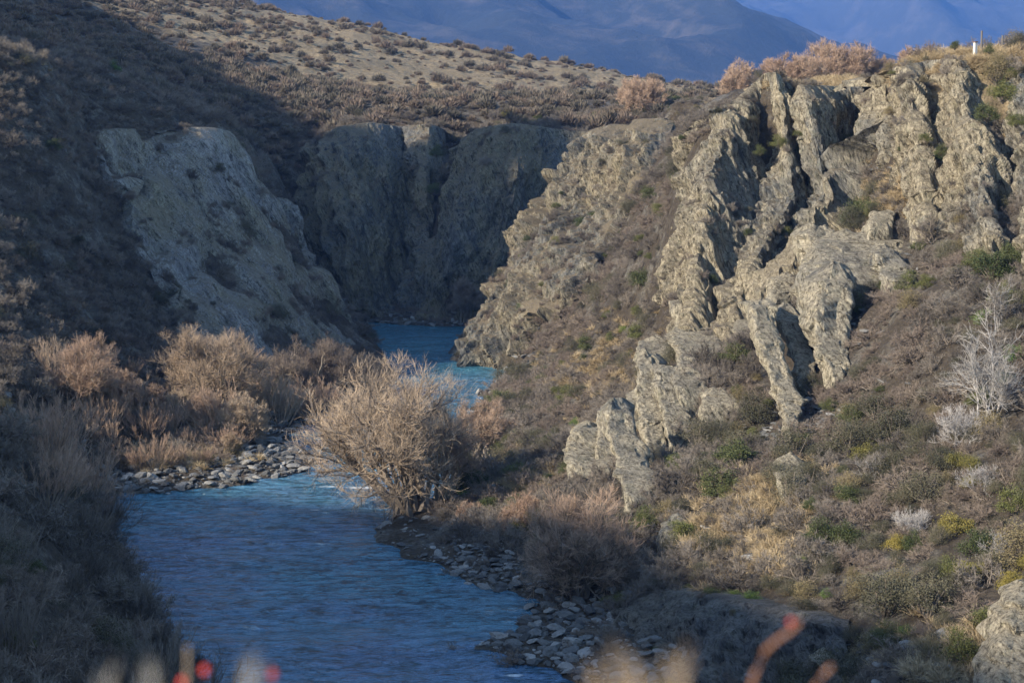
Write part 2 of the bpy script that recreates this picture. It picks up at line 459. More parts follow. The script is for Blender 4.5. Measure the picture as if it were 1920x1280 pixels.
# behind the crest of the headland and crags
X((-10, 290, 0.8), (0, 292, 1), (12, 285, 4), (20, 295, 10), (30, 300, 24), (24, 310, 29), (40, 300, 31))
C((1290, 200, 255), (1250, 215, 262), (1320, 200, 240), (1350, 205, 225), (1420, 180, 225), (1440, 180, 240), (1600, 168, 218), (1500, 178, 240), (1650, 140, 215), (1650, 162, 240), (1780, 100, 200), (1800, 118, 230), (1900, 90, 190), (1990, 85, 185), (1450, 172, 270), (1600, 172, 270), (1450, 185, 320), (1700, 165, 300),
  (1900, 115, 230), (2050, 90, 180), (2100, 300, 150), (2100, 600, 130), (2100, 900, 110))
# right slope
C((1000, 685, 241), (1050, 660, 236), (1000, 740, 222), (960, 760, 216), (1100, 620, 232), (1150, 560, 232), (1200, 480, 228), (1230, 400, 236), (1270, 300, 240), (1300, 240, 238),
  (1180, 660, 208), (1220, 600, 205), (1100, 720, 208), (1000, 800, 192), (920, 830, 190), (900, 900, 168), (1000, 880, 167), (1100, 800, 182), (1180, 750, 186), (1230, 700, 184),
  (900, 960, 156.5), (850, 1000, 150.8), (1000, 960, 150), (950, 1040, 145), (1100, 950, 146), (1050, 1040, 139), (1100, 1100, 133), (1050, 1130, 130.8), (1200, 1000, 137), (1200, 1080, 129),
  (1080, 1200, 120.3), (1000, 1210, 120.5), (1100, 900, 156), (1200, 900, 148), (1300, 900, 141), (1300, 1000, 132), (1300, 1090, 123), (1200, 820, 160), (1300, 800, 158), (1300, 720, 167),
  (1400, 700, 163), (1400, 800, 153), (1400, 900, 139), (1400, 1000, 129), (1400, 1090, 120), (1500, 700, 157), (1500, 620, 165), (1500, 800, 148), (1500, 900, 135), (1500, 1000, 125), (1500, 1100, 115.5),
  (1600, 600, 158), (1600, 700, 150), (1600, 800, 142), (1600, 900, 131), (1600, 1000, 121), (1600, 1120, 110), (1700, 480, 165), (1700, 600, 150), (1700, 700, 143), (1700, 800, 136), (1700, 900, 126),
  (1700, 1000, 117), (1700, 1120, 107), (1700, 1230, 99), (1580, 460, 176), (1550, 520, 172), (1640, 400, 180), (1660, 440, 173), (1800, 560, 148), (1800, 700, 136), (1800, 800, 129), (1800, 900, 121), (1800, 1000, 113),
  (1800, 1120, 104), (1800, 1250, 96), (1920, 560, 143), (1920, 700, 131), (1920, 850, 120), (1920, 1000, 110), (1920, 1150, 101), (1920, 1290, 92), (1640, 1280, 98), (1500, 1370, 98))
# ground under the camera and down to the river, out of frame
for x in (-60, -30, 0, 30, 60):
    X((x, -15, 33.2), (x, 0, 32.3), (x, 5, 31.5), (x, 14, 26), (x, 30, 12), (x, 42, 4))
X((-60, 60, 24), (-90, 80, 34), (-45, 70, 16), (-60, 165, 12), (-90, 150, 20), (-90, 200, 38), (-100, 260, 50), (-140, 330, 66), (-150, 400, 72), (-190, 560, 90), (-130, 120, 34), (-160, 190, 56),
  (60, 110, 22), (70, 140, 34), (70, 180, 40), (80, 230, 38), (100, 300, 34), (60, 90, 10), (110, 100, 30), (120, 200, 46), (180, 300, 38), (250, 420, 36), (200, 150, 50),
  (0, 640, 50), (-60, 650, 62), (-150, 680, 78), (100, 620, 36), (200, 600, 34), (300, 600, 34), (0, 800, 30), (-150, 850, 40), (200, 800, 30), (400, 800, 30), (-300, 600, 110), (-300, 850, 90),
  (-250, 300, 92), (-300, 100, 92), (-250, 0, 60), (300, 0, 40), (300, 200, 60), (-500, 900, 90), (500, 900, 30), (-700, 300, 120), (700, 300, 50), (-400, -200, 50), (400, -200, 40), (0, -200, 36))
CTRL = np.array(CTRL)
# polyharmonic spline through the control points
def _phi(a, b):
    d = np.sqrt(((a[:, None, :2] - b[None, :, :2]) ** 2).sum(-1) + 2.0)
    return d
_n = len(CTRL)
_A = np.zeros((_n + 3, _n + 3))
_A[:_n, :_n] = _phi(CTRL, CTRL) - np.eye(_n) * 0.25
_A[:_n, _n] = 1
_A[:_n, _n + 1:] = CTRL[:, :2]
_A[_n, :_n] = 1
_A[_n + 1:, :_n] = CTRL[:, :2].T
_w = np.linalg.lstsq(_A, np.concatenate([CTRL[:, 2], np.zeros(3)]), rcond=None)[0]
def ground_h(x, y, detail=True):
    x, y = np.asarray(x, float).ravel(), np.asarray(y, float).ravel()
    out = np.empty(len(x))
    for s in range(0, len(x), 20000):
        q = np.stack([x[s:s + 20000], y[s:s + 20000]], -1)
        out[s:s + 20000] = _phi(q, CTRL) @ _w[:_n] + _w[_n] + q @ _w[_n + 1:]
    r = np.hypot(x, y)
    k = np.clip((r - 800) / 500, 0, 1)
    k = k * k * (3 - 2 * k)
    out = out * (1 - k) + 30 * k
    # level terrace tops: no knolls between the surveyed points
    def cap(out, m, c):
        return np.where(m & (out > c), c + (out - c) * 0.12, out)
    out = cap(out, (y > 204) & (y < 340) & (x > 12) & (x < 75), 37.0)
    out = cap(out, (y > 180) & (y <= 204) & (x > 33) & (x < 75), 39.3)
    out = cap(out, (y > 225) & (y < 300) & (x > -75) & (x < -35), 41.0 - 0.28 * np.maximum(x + 62, 0))
    out = cap(out, (y > 300) & (y < 350) & (x > -40) & (x < 15), 32.3)
    sd = river_sd(x, y)
    if detail:
        P = np.stack([x, y, out * 0], -1)
        amp = (1 - 0.6 * np.clip((out - 28) / 6, 0, 1) * (y < 400)) * np.clip(sd / 10, 0, 1) * np.clip(np.abs(y) / 40, 0, 1)
        out = out + amp * (fbm(P / 14.0, 3, 3) * 0.9 + fbm(P / 3.0, 3, 9) * 0.35) * (1 + k * 4)
    out = np.minimum(out, 0.25 + np.where((y > 205) & (x < 0), 0.75, 1.5) * np.maximum(sd, 0) + 0.04 * np.maximum(sd, 0) ** 2)
    land = np.maximum(out, 0.12 + 0.12 * np.minimum(np.maximum(sd, 0), 9))
    land = land + 0.25 * np.clip(sd, 0, 1) * vnoise(np.stack([x * 1.1, y * 1.1, x * 0], -1), 5)
    return np.where(sd > 0, land, np.maximum(-3.0, sd * 0.7))

def make_ground():
    s = np.concatenate([np.linspace(-6, -1.2, 22), np.linspace(-1.1, -0.36, 26), np.linspace(-0.35, 0.35, 340), np.linspace(0.36, 1.1, 26), np.linspace(1.2, 6, 22)])
    ys = np.concatenate([np.linspace(-250, -20, 12), np.linspace(-16, 60, 50), np.arange(61, 345, 0.55), np.arange(346, 620, 2.0), 620 * 1.045 ** np.arange(1, 64)])
    yy, ss = np.meshgrid(ys, s, indexing='ij')
    xx = (np.maximum(yy, 0) + 45) * ss
    z = ground_h(xx, yy).reshape(xx.shape)
    V = np.stack([xx, yy, z], -1).reshape(-1, 3)
    px, py = proj(V)
    y = V[:, 1]
    g = np.zeros(len(V))
    g = np.where(y > 330, 0.1 + 0.95 * np.clip((y - 405 + 0.10 * (px - 700)) / 60, 0, 1), g)
    g = np.where((y < 330) & (V[:, 2] > 31) & (V[:, 0] > 30), 0.75, g)
    g = np.where((px > 1300) & (px < 1520) & (py > 930) & (py < 1090) & (y < 150), 0.35, g)
    g = np.where((y < 20), 0.4, g)
    me = mesh_np("ground", V, grid_faces(*xx.shape)[:, ::-1], [M_ground], smooth=True, attrs={"grass": g})
    tag(add_obj("ground", me), kind="structure")
make_ground()

# ------------------------------------------------------------------ river
def water_mat():
    t = NT("water")
    v1 = t.coords(scale=(0.75, 1.25, 1.0), kind="World")
    v2 = t.coords(scale=(1.0, 1.0, 1.0), kind="World")
    v3 = t.coords(scale=(0.35, 1.0, 1.0), kind="World")
    patch = t.noise(v3, 0.16, 4, 0.6, 0.5)
    big = t.noise(v1, 0.25, 4, 0.55, 0.6)
    mid = t.noise(v1, 0.75, 6, 0.6, 0.6)
    fine = t.noise(v1, 2.6, 4, 0.6, 0.3)
    n1 = t.bump(big, 1.0, 1.2)
    rp = t.math('MULTIPLY', mid, t.ramp(patch, [(0.35, 0.35), (0.6, 1.0)]))
    n2 = t.bump(rp, 1.0, 1.5, n1)
    n3 = t.bump(fine, 1.0, 0.3, n2)
    t.l(n3, t.b.inputs["Normal"])
    c = t.mix(t.ramp(t.noise(v2, 0.05, 3), [(0.4, 0.0), (0.65, 1.0)]), (0.085, 0.185, 0.32), (0.075, 0.24, 0.335))
    # dark teal ripple troughs painted in for hill reflections among the sky's
    c = t.mix(t.ramp(t.math('ADD', t.math('MULTIPLY', mid, 0.65), t.math('MULTIPLY', fine, 0.35)), [(0.40, 0.0), (0.54, 1.0)]), (0.008, 0.05, 0.078), c)
    c = t.mix(t.ramp(patch, [(0.30, 0.55), (0.48, 0.0)]), c, (0.02, 0.085, 0.13))  # calmer patches painted darker too, where less sky would reflect
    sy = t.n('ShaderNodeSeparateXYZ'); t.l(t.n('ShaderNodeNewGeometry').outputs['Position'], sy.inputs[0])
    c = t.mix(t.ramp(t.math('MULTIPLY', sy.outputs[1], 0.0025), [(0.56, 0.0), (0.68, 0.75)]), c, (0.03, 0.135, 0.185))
    # broken white water where the current passes the bars
    pos = t.n("ShaderNodeNewGeometry").outputs["Position"]
    foam = None
    for (cx, cy, rx, ry) in FOAM:
        vs = t.n("ShaderNodeVectorMath", operation='SUBTRACT'); t.l(pos, vs.inputs[0]); vs.inputs[1].default_value = (cx, cy, 0)
        vm = t.n("ShaderNodeVectorMath", operation='MULTIPLY'); t.l(vs.outputs[0], vm.inputs[0]); vm.inputs[1].default_value = (1 / rx, 1 / ry, 0)
        ln = t.n("ShaderNodeVectorMath", operation='LENGTH'); t.l(vm.outputs[0], ln.inputs[0])
        f = t.ramp(ln.outputs["Value"], [(0.2, 1.0), (1.0, 0.0)])
        foam = f if foam is None else t.math('MAXIMUM', foam, f)
    fn = t.noise(t.coords(scale=(0.6, 2.2, 1.0), kind="World"), 1.1, 8, 0.75, 1.0)
    fm = t.ramp(t.math('MULTIPLY', foam, fn), [(0.36, 0.0), (0.50, 0.9)])
    c = t.mix(fm, c, (0.75, 0.80, 0.82))
    t.l(c, t.b.inputs["Base Color"])
    t.l(t.math('ADD', t.math('MULTIPLY', fm, 0.6), 0.10), t.b.inputs["Roughness"])
    t.b.inputs["IOR"].default_value = 1.33
    t.b.inputs["Specular IOR Level"].default_value = 0.9
    return t.m
FOAM = [onwater(690, 914) + (5.5, 1.6), onwater(620, 912) + (3.0, 0.9), onwater(710, 925) + (2.0, 0.8), onwater(965, 1264) + (1.6, 0.6), onwater(930, 688) + (1.0, 1.0), onwater(590, 955) + (1.2, 0.4)]
M_water = water_mat()
def make_river():
    xs = np.concatenate([[-170], np.linspace(-70, 45, 300), [170]])
    ys = np.concatenate([[40], np.linspace(80, 320, 600), [330]])
    yy, xx = np.meshgrid(ys, xs, indexing='ij')
    P = np.stack([xx.ravel() * 0.35, yy.ravel() * 0.9, 0 * xx.ravel()], -1)
    z = 0.05 * fbm(P * 0.5, 3, 21) + 0.03 * fbm(P * 2, 2, 22)
    V = np.stack([xx.ravel(), yy.ravel(), z], -1)
    tag(add_obj("river", mesh_np("river", V, grid_faces(*xx.shape)[:, ::-1], [M_water], smooth=True)), kind="structure")
make_river()

# ------------------------------------------------------------------ cliffs as finely broken sheets of rock
def cr(Pc, n):
    """Catmull-Rom along axis 0"""
    k = len(Pc)
    E = np.concatenate([[2 * Pc[0] - Pc[1]], Pc, [2 * Pc[-1] - Pc[-2]]])
    if np.isscalar(n):
        t = np.linspace(0, k - 1 - 1e-6, n)
    else:
        t = np.concatenate([i + np.arange(c) / c for i, c in enumerate(n)] + [[k - 1 - 1e-6]])
    i = t.astype(int)
    f = (t - i).reshape((-1,) + (1,) * (Pc.ndim - 1))
    a, b, c, d = E[i], E[i + 1], E[i + 2], E[i + 3]
    return 0.5 * (2 * b + (c - a) * f + (2 * a - 5 * b + 4 * c - d) * f * f + (3 * b - a - 3 * c + d) * f ** 3)
def foliation(P, lean=0.36):
    """rock frame: the third axis follows the steep foliation that leans to the right going down"""
    a = np.array([-lean, -0.15, 1.0]); a /= np.linalg.norm(a)
    b = np.cross([0, 1, 0], a); b /= np.linalg.norm(b)
    c = np.cross(a, b)
    return np.stack([P @ b, P @ c, P @ a], -1)
def rock_disp(P, big=1.4, mid=0.6, small=0.2, saw=0.9, seed=0, lean=0.36):
    Q = foliation(P, lean)
    r = big * lin3(Q / [4.0, 4.0, 10.0], seed)
    r += mid * lin3(Q / [1.8, 1.8, 3.4], seed + 10)
    r += 1.6 * small * lin3(Q / [0.8, 0.8, 1.5], seed + 20)
    r += 0.8 * small * lin3(Q / [0.36, 0.38, 0.55], seed + 30)
    # asymmetric ribs following the foliation: steep sunny edge, long shaded side
    ph = Q[:, 0] / 3.4 + 0.6 * lin3(Q / [7.0, 7.0, 12.0], seed + 50)
    u = ph - np.floor(ph)
    r += saw * np.where(u < 0.22, u / 0.22, (1 - u) / 0.78) * np.clip(0.5 + 1.1 * lin3(Q / [5.0, 5.0, 8.0], seed + 52), 0.0, 1.3)
    ph = Q[:, 0] / 1.2 + 0.6 * lin3(Q / [2.6, 2.6, 6.0], seed + 53)
    u = ph - np.floor(ph)
    r += 0.34 * saw * np.where(u < 0.25, u / 0.25, (1 - u) / 0.75) * np.clip(0.5 + 1.2 * lin3(Q / [2.2, 2.2, 3.6], seed + 54), 0, 1.3)
    # broken off across the foliation
    ph = Q[:, 2] / 2.7 + 0.8 * lin3(Q / [2.0, 2.0, 5.0], seed + 55)
    u = ph - np.floor(ph)
    r += 0.6 * mid * u * np.clip(0.3 + lin3(Q / [3.0, 3.0, 3.0], seed + 56), 0, 1)
    return r
SURF = {}
def make_patch(key, name, mat, step=0.3, disp=(1.3, 0.6, 0.2, 0.9), seed=0, lean=0.36, label=None, edge=0.45, patchy=0.0):
    rows = PATCH[key]
    Pc = np.array([[unp(*p) for p in r] for r in rows])
    back = np.array([0, 7.0, -1.5])
    L = Pc[:, :1] + 0.45 * (Pc[:, :1] - Pc[:, 1:2]) + back
    R = Pc[:, -1:] + 0.35 * (Pc[:, -1:] - Pc[:, -2:-1]) + back
    Pc = np.concatenate([L, Pc, R], 1)
    T = Pc[:1] + np.array([0, 7.0, -0.9])
    B = Pc[-1:] + 0.3 * (Pc[-1:] - Pc[-2:-1]) + np.array([0, 3.0, -2.5])
    Pc = np.concatenate([T, Pc, B], 0)
    nrs = np.maximum(2, (np.linalg.norm(np.diff(Pc, axis=0), axis=-1).max(1) / step)).astype(int)
    ncs = np.maximum(2, (np.linalg.norm(np.diff(Pc, axis=1), axis=-1).max(0) / step)).astype(int)
    S = cr(Pc, nrs)
    S = cr(S.transpose(1, 0, 2), ncs).transpose(1, 0, 2)
    def pl(Pq, n):
        t = np.concatenate([i + np.arange(c) / c for i, c in enumerate(n)] + [[len(n) - 1e-6]])
        i = t.astype(int); f = (t - i)[:, None, None]
        return Pq[i] * (1 - f) + Pq[i + 1] * f
    S2 = pl(pl(Pc, nrs).transpose(1, 0, 2), ncs).transpose(1, 0, 2)
    S = 0.35 * S + 0.65 * S2          # mostly plane panels between the measured points
    nr, nc = S.shape[:2]
    du = np.gradient(S, axis=1); dv = np.gradient(S, axis=0)
    N = np.cross(du, dv); N /= np.linalg.norm(N, axis=-1, keepdims=True) + 1e-9
    if N[:, :, 1].mean() > 0: N = -N
    P = S.reshape(-1, 3)
    n = N.reshape(-1, 3)
    ns = n * 0.6 + np.array([-0.15, -0.38, 0.0]); ns /= np.linalg.norm(ns, axis=1, keepdims=True)
    d = rock_disp(P, *disp, seed=seed, lean=lean)
    rt = np.concatenate([i + np.arange(c) / c for i, c in enumerate(nrs)] + [[len(nrs) - 1e-6]])
    fade = 0.12 + 0.88 * np.clip((rt - 0.9) / 0.45, 0, 1)
    fade = np.repeat(fade, nc)
    ns[:, 2] = np.where(fade < 0.99, ns[:, 2] * 0.2, ns[:, 2])
    # the sheet dives under the soil along its edges, irregularly
    ct = np.concatenate([i + np.arange(c) / c for i, c in enumerate(ncs)] + [[len(ncs) - 1e-6]])
    ce = np.minimum(ct - 1.0, (len(ncs) - 1.0) - ct)
    be = (len(nrs) - 1.0) - rt
    if patchy >= 1: be = np.minimum(be, (rt - 0.95) * 1.6)
    ee = np.minimum(ce[None, :], be[:, None] + 0 * ce[None, :]).ravel()
    sink = np.clip(1 - ee / edge, 0, 1.3) * (1.6 + 3.2 * lin3(P / 4.5, seed + 70) + 1.2 * lin3(P / 1.7, seed + 71))
    sink = sink + patchy * np.maximum(lin3(P / np.array([9.0, 9.0, 9.0]), seed + 72) - 0.05, 0) * 6.0
    V = P + ns * (d * fade)[:, None] - ns * np.maximum(sink, -0.5)[:, None]
    SURF[key] = (V.reshape(nr, nc, 3), N)
    me = mesh_np(name, V, grid_faces(nr, nc)[:, ::-1], [mat], smooth=False)
    o = add_obj(name, me)
    tag(o, label=label, kind="structure")
    return o
make_patch("bluff", "cliff", M_leftcliff, 0.34, (1.2, 0.6, 0.2, 0.6), 100, 0.75, "pale grey bluff falling steeply to the bend of the river", edge=0.9, patchy=1.0)
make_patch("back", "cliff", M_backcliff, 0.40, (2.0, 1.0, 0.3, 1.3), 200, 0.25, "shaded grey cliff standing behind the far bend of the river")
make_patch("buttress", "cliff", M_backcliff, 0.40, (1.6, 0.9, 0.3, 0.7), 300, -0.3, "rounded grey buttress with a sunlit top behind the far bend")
make_patch("headland", "cliff", M_headland, 0.30, (1.7, 1.0, 0.3, 1.0), 400, 0.1, "rocky headland dropping to the river with a sunlit left edge", edge=0.6, patchy=0.9)
make_patch("crag", "cliff", M_cliff, 0.22, (1.1, 0.8, 0.34, 0.8), 500, 0.36, "big tan and grey crag under the flat grassy top")
make_patch("upper_crag", "cliff", M_cliff, 0.22, (1.1, 0.8, 0.34, 0.8), 600, 0.36, "pale slabby crag below the fence posts")
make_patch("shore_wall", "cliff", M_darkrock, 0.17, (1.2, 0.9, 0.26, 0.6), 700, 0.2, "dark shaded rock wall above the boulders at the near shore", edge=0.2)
# ------------------------------------------------------------------ crest line of the unseen sun-side hill, heights set by wanted shadow edges
CREST_X = -235.0
SH = [(-500, 163), (-71, 162), (-44, 156), (-28, 152.5), (-6, 147), (2, 141.5), (8, 139), (15, 136.5), (22, 134.5), (35, 126.5), (45, 122), (61, 119), (72, 119), (85, 125), (96, 129), (104, 136), (125, 137.5), (140, 138.5), (147, 143),
      (151, 158), (155, 173), (164, 178), (175, 176), (188, 163), (205, 152), (240, 150), (302, 147), (344, 143), (387, 139), (421, 133), (520, 125), (900, 115)]
# ------------------------------------------------------------------ far mountains
def mountain_mat(name, base, pale, sc=1.0, amt=0.5):
    t = NT(name)
    v = t.coords(kind="World")
    ra = t.coords(rot=(0, math.radians(-18), 0), kind="World")
    mp = t.n("ShaderNodeMapping"); mp.inputs["Scale"].default_value = (0.22, 0.5, 1.0)
    t.l(ra, mp.inputs[0])
    n1 = t.noise(mp.outputs[0], 0.016 * sc, 9, 0.62, 0.5)
    n2 = t.noise(v, 0.016 * sc, 8, 0.7)
    f = t.math('ADD', t.math('MULTIPLY', n1, 0.62), t.math('MULTIPLY', n2, 0.38))
    c = t.mix(t.ramp(f, [(0.52 - amt * 0.1, 0.0), (0.74 - amt * 0.1, 1.0)]), t.mix(n2, base, (base[0] * 1.8, base[1] * 1.7, base[2] * 1.6)), pale)
    t.l(c, t.b.inputs["Base Color"])
    t.l(t.bump(n2, 1.0, 12.0), t.b.inputs["Normal"])
    return t.m
M_m1 = mountain_mat("mountain_scrub", (0.010, 0.014, 0.016), (0.075, 0.066, 0.056), 1.0, 0.3)
M_m2 = mountain_mat("far_mountain_scrub", (0.018, 0.022, 0.024), (0.065, 0.062, 0.06), 0.7, 0.3)
def mountain(name, x0, x1, y0, y1, hf, mat, nx, ny, seed, label):
    xs, ys = np.linspace(x0, x1, nx), np.linspace(y0, y1, ny)
    yy, xx = np.meshgrid(ys, xs, indexing='ij')
    z = 34 + 2 * (hf(xx.ravel() / 2, yy.ravel() / 2) - 34)
    z = np.where(z > 560, 560 + (z - 560) * 0.15, z)
    V = np.stack([xx.ravel(), yy.ravel(), z], -1)
    tag(add_obj(name, mesh_np(name, V, grid_faces(ny, nx)[:, ::-1], [mat], smooth=True)), label=label, kind="structure")
def h1(x, y):
    # ridge running up to the left, crest along y = 2500
    cx = np.array([-2600, -1200, -500, 0, 256, 369, 440, 560, 800])
    cz = np.array([900, 620, 430, 300, 173, 108, 80, 45, 10])
    crest = np.interp(x, cx, cz)
    P = np.stack([x, y, 0 * x], -1)
    t = np.clip(1 - np.abs(y - 2500) / 900, 0, 1)
    z = 20 + (crest - 20) * t ** 0.9
    gul = ridged(np.stack([(x + 0.5 * y) / 260, (y - 0.3 * x) / 700, 0 * x], -1), 4, 31)
    return z + t * (1.15 - t) * 4 * 26 * gul + 6 * fbm(P / 60, 3, 33) * np.clip(t * 3, 0, 1)
def h2(x, y):
    P = np.stack([x, y, 0 * x], -1)
    t = np.clip((y - 3000) / 1700, 0, 1)
    z = 10 + 410 * t ** 0.9
    gul = ridged(np.stack([x / 330 + y / 2500, y / 1500, 0 * x], -1), 5, 41)
    return z + 70 * gul * np.clip(t * 4, 0, 1) * (1 - 0.4 * t) + 12 * fbm(P / 90, 3, 43)
mountain("mountain", -5000, 1600, 3300, 6400, h1, M_m1, 420, 190, 1, "nearer blue hazy mountain sloping down to the right")
mountain("mountain", -4800, 5200, 6000, 9600, h2, M_m2, 420, 170, 2, "farther blue hazy mountain filling the upper right")

# hill west of the gorge, out of frame; shaped to cast the river's long shadows
def make_west_hill():
    s = np.array(sorted(SH))
    ys = np.arange(-500, 900, 2.5)
    cz = np.interp(ys, s[:, 0], s[:, 1])
    cz = cz + 1.3 * fbm(np.stack([ys / 11, ys * 0, ys * 0], -1), 3, 51)
    off = np.array([-260, -160, -80, -30, 0, 8, 22, 50])
    drop = np.array([0.1, 0.45, 0.75, 0.93, 1.0, 0.82, 0.55, 0.2])
    V = np.stack([np.broadcast_to(CREST_X + off[None, :], (len(ys), 8)), np.broadcast_to(ys[:, None], (len(ys), 8)), cz[:, None] * drop[None, :]], -1)
    tag(add_obj("hill", mesh_np("hill", V.reshape(-1, 3), grid_faces(len(ys), 8)[:, ::-1], [M_ground], smooth=True, attrs={"grass": np.full(len(ys) * 8, 0.5)})), label="unseen hill on the sunward side, crest shaped to shade the gorge", kind="structure")
make_west_hill()

# ------------------------------------------------------------------ haze
HAZE_D = 0.000085
def make_haze():
    x0, x1, y0, y1, z0, z1 = -10500, 10500, -3000, 10400, -60, 800
    V = np.array([(x, y, z) for x in (x0, x1) for y in (y0, y1) for z in (z0, z1)], float)
    Fq = np.array([(0, 1, 3, 2), (4, 6, 7, 5), (0, 4, 5, 1), (2, 3, 7, 6), (0, 2, 6, 4), (1, 5, 7, 3)])
    m = bpy.data.materials.new("haze")
    m.use_nodes = True
    nt = m.node_tree
    nt.nodes.clear()
    out = nt.nodes.new("ShaderNodeOutputMaterial")
    pv = nt.nodes.new("ShaderNodeVolumePrincipled")
    pv.inputs["Color"].default_value = (0.12, 0.31, 0.86, 1)
    pv.inputs["Density"].default_value = HAZE_D
    pv.inputs["Anisotropy"].default_value = 0.0
    nt.links.new(pv.outputs[0], out.inputs["Volume"])
    tag(add_obj("haze", mesh_np("haze", V, Fq, [m])), kind="stuff", label="thin blue haze in the air of the valley", cat="haze")
make_haze()
# ------------------------------------------------------------------ rock outcrops on the slope
def hit(px, py, d0=70.0, d1=640.0):
    """distance at which the sight line of a photo pixel meets the ground"""
    d = np.arange(d0, d1, 1.0)
    P = unp(np.full(len(d), px), np.full(len(d), py), d)
    g = ground_h(P[:, 0], P[:, 1])
    w = np.where(P[:, 2] < g)[0]
    if not len(w): return d1
    k = w[0]
    if k == 0: return d[0]
    a = P[k - 1, 2] - g[k - 1]; b = g[k] - P[k, 2]
    return d[k - 1] + a / (a + b + 1e-9)
def outcrop(path, mat, seed, label, disp=(0.5, 0.42, 0.15, 0.6), name="rock_outcrop", yaw=0.0, step=0.17, lean=0.36, topcap=0.45):
    """path: (px, py, distance, width m, depth m) from the top down"""
    bd = min(hit(path[-1][0], path[-1][1] + 6, 75, 260), path[-1][2] + 4)
    path = [(p[0], p[1], min(hit(p[0], p[1] + 10, 75, 260) - 1.3, bd + (p[2] - path[-1][2]) * 0.8), p[3] * 1.12, p[4]) for p in path]
    C0 = np.array([unp(p[0], p[1], p[2]) for p in path])
    Wd = np.array([[p[3], p[4]] for p in path], float)
    C0 = np.concatenate([C0, C0[-1:] + (C0[-1:] - C0[-2:-1]) * 0.25 + np.array([0, 0, -2.0])])
    Wd = np.concatenate([Wd, Wd[-1:]])
    L = np.linalg.norm(np.diff(C0, axis=0), axis=1).sum()
    n = max(12, int(L / step))
    Cc, Ww = cr(C0, n), np.maximum(cr(Wd, n), 0.2)
    k = max(24, int(2 * (Wd[:, 0].max() + Wd[:, 1].max()) / step))
    a = np.linspace(0, 2 * np.pi, k, endpoint=False)
    ca, sa = np.cos(a), np.sin(a)
    e = 0.30                                   # squarish section
    sx, sy = np.sign(ca) * np.abs(ca) ** e, np.sign(sa) * np.abs(sa) ** e
    sy = sy + 0.25 * sx
    t = np.linspace(0, 1, n) * L
    rnd = np.clip((t / topcap), 0, 1) ** 0.5
    rnd = 0.55 + 0.45 * rnd
    X_ = Ww[:, :1] / 2 * sx[None] * rnd[:, None]
    Y_ = Ww[:, 1:] / 2 * sy[None] * rnd[:, None]
    cy, syw = math.cos(yaw), math.sin(yaw)
    V = np.stack([Cc[:, :1] + X_ * cy - Y_ * syw, Cc[:, 1:2] + X_ * syw + Y_ * cy + Ww[:, 1:] / 2, Cc[:, 2:] + 0 * X_], -1)
    N = np.stack([X_ * cy - Y_ * syw, X_ * syw + Y_ * cy, 0 * X_], -1)
    N /= np.linalg.norm(N, axis=-1, keepdims=True) + 1e-9
    # flat broken cap
    caps = []
    for q in (0.8, 0.6, 0.4, 0.2, 0.03):
        ctr = V[0].mean(0)
        caps.append(ctr + (V[0] - ctr) * q + np.array([0, 0, 0.12 * (1 - q)]))
    V = np.concatenate([np.array(caps[::-1]), V]); N = np.concatenate([np.tile([0, 0, 1.0], (5, k, 1)), N])
    N[5] = N[5] * 0.6 + [0, 0, 0.6]
    P = V.reshape(-1, 3); Nn = N.reshape(-1, 3)
    P = P + Nn * rock_disp(P, *disp, seed=seed, lean=lean)[:, None]
    nn = V.shape[0]
    i = np.arange(nn * k).reshape(nn, k)
    j = np.roll(i, -1, 1)
    Fq = np.stack([i[:-1], j[:-1], j[1:], i[1:]], -1).reshape(-1, 4)
    base = C0[-2].copy()
    me = mesh_np(name, P - base, Fq[:, ::-1], [mat], smooth=False)
    o = add_obj(name, me)
    o.location = base
    return tag(o, label=label, cat="rock outcrop")
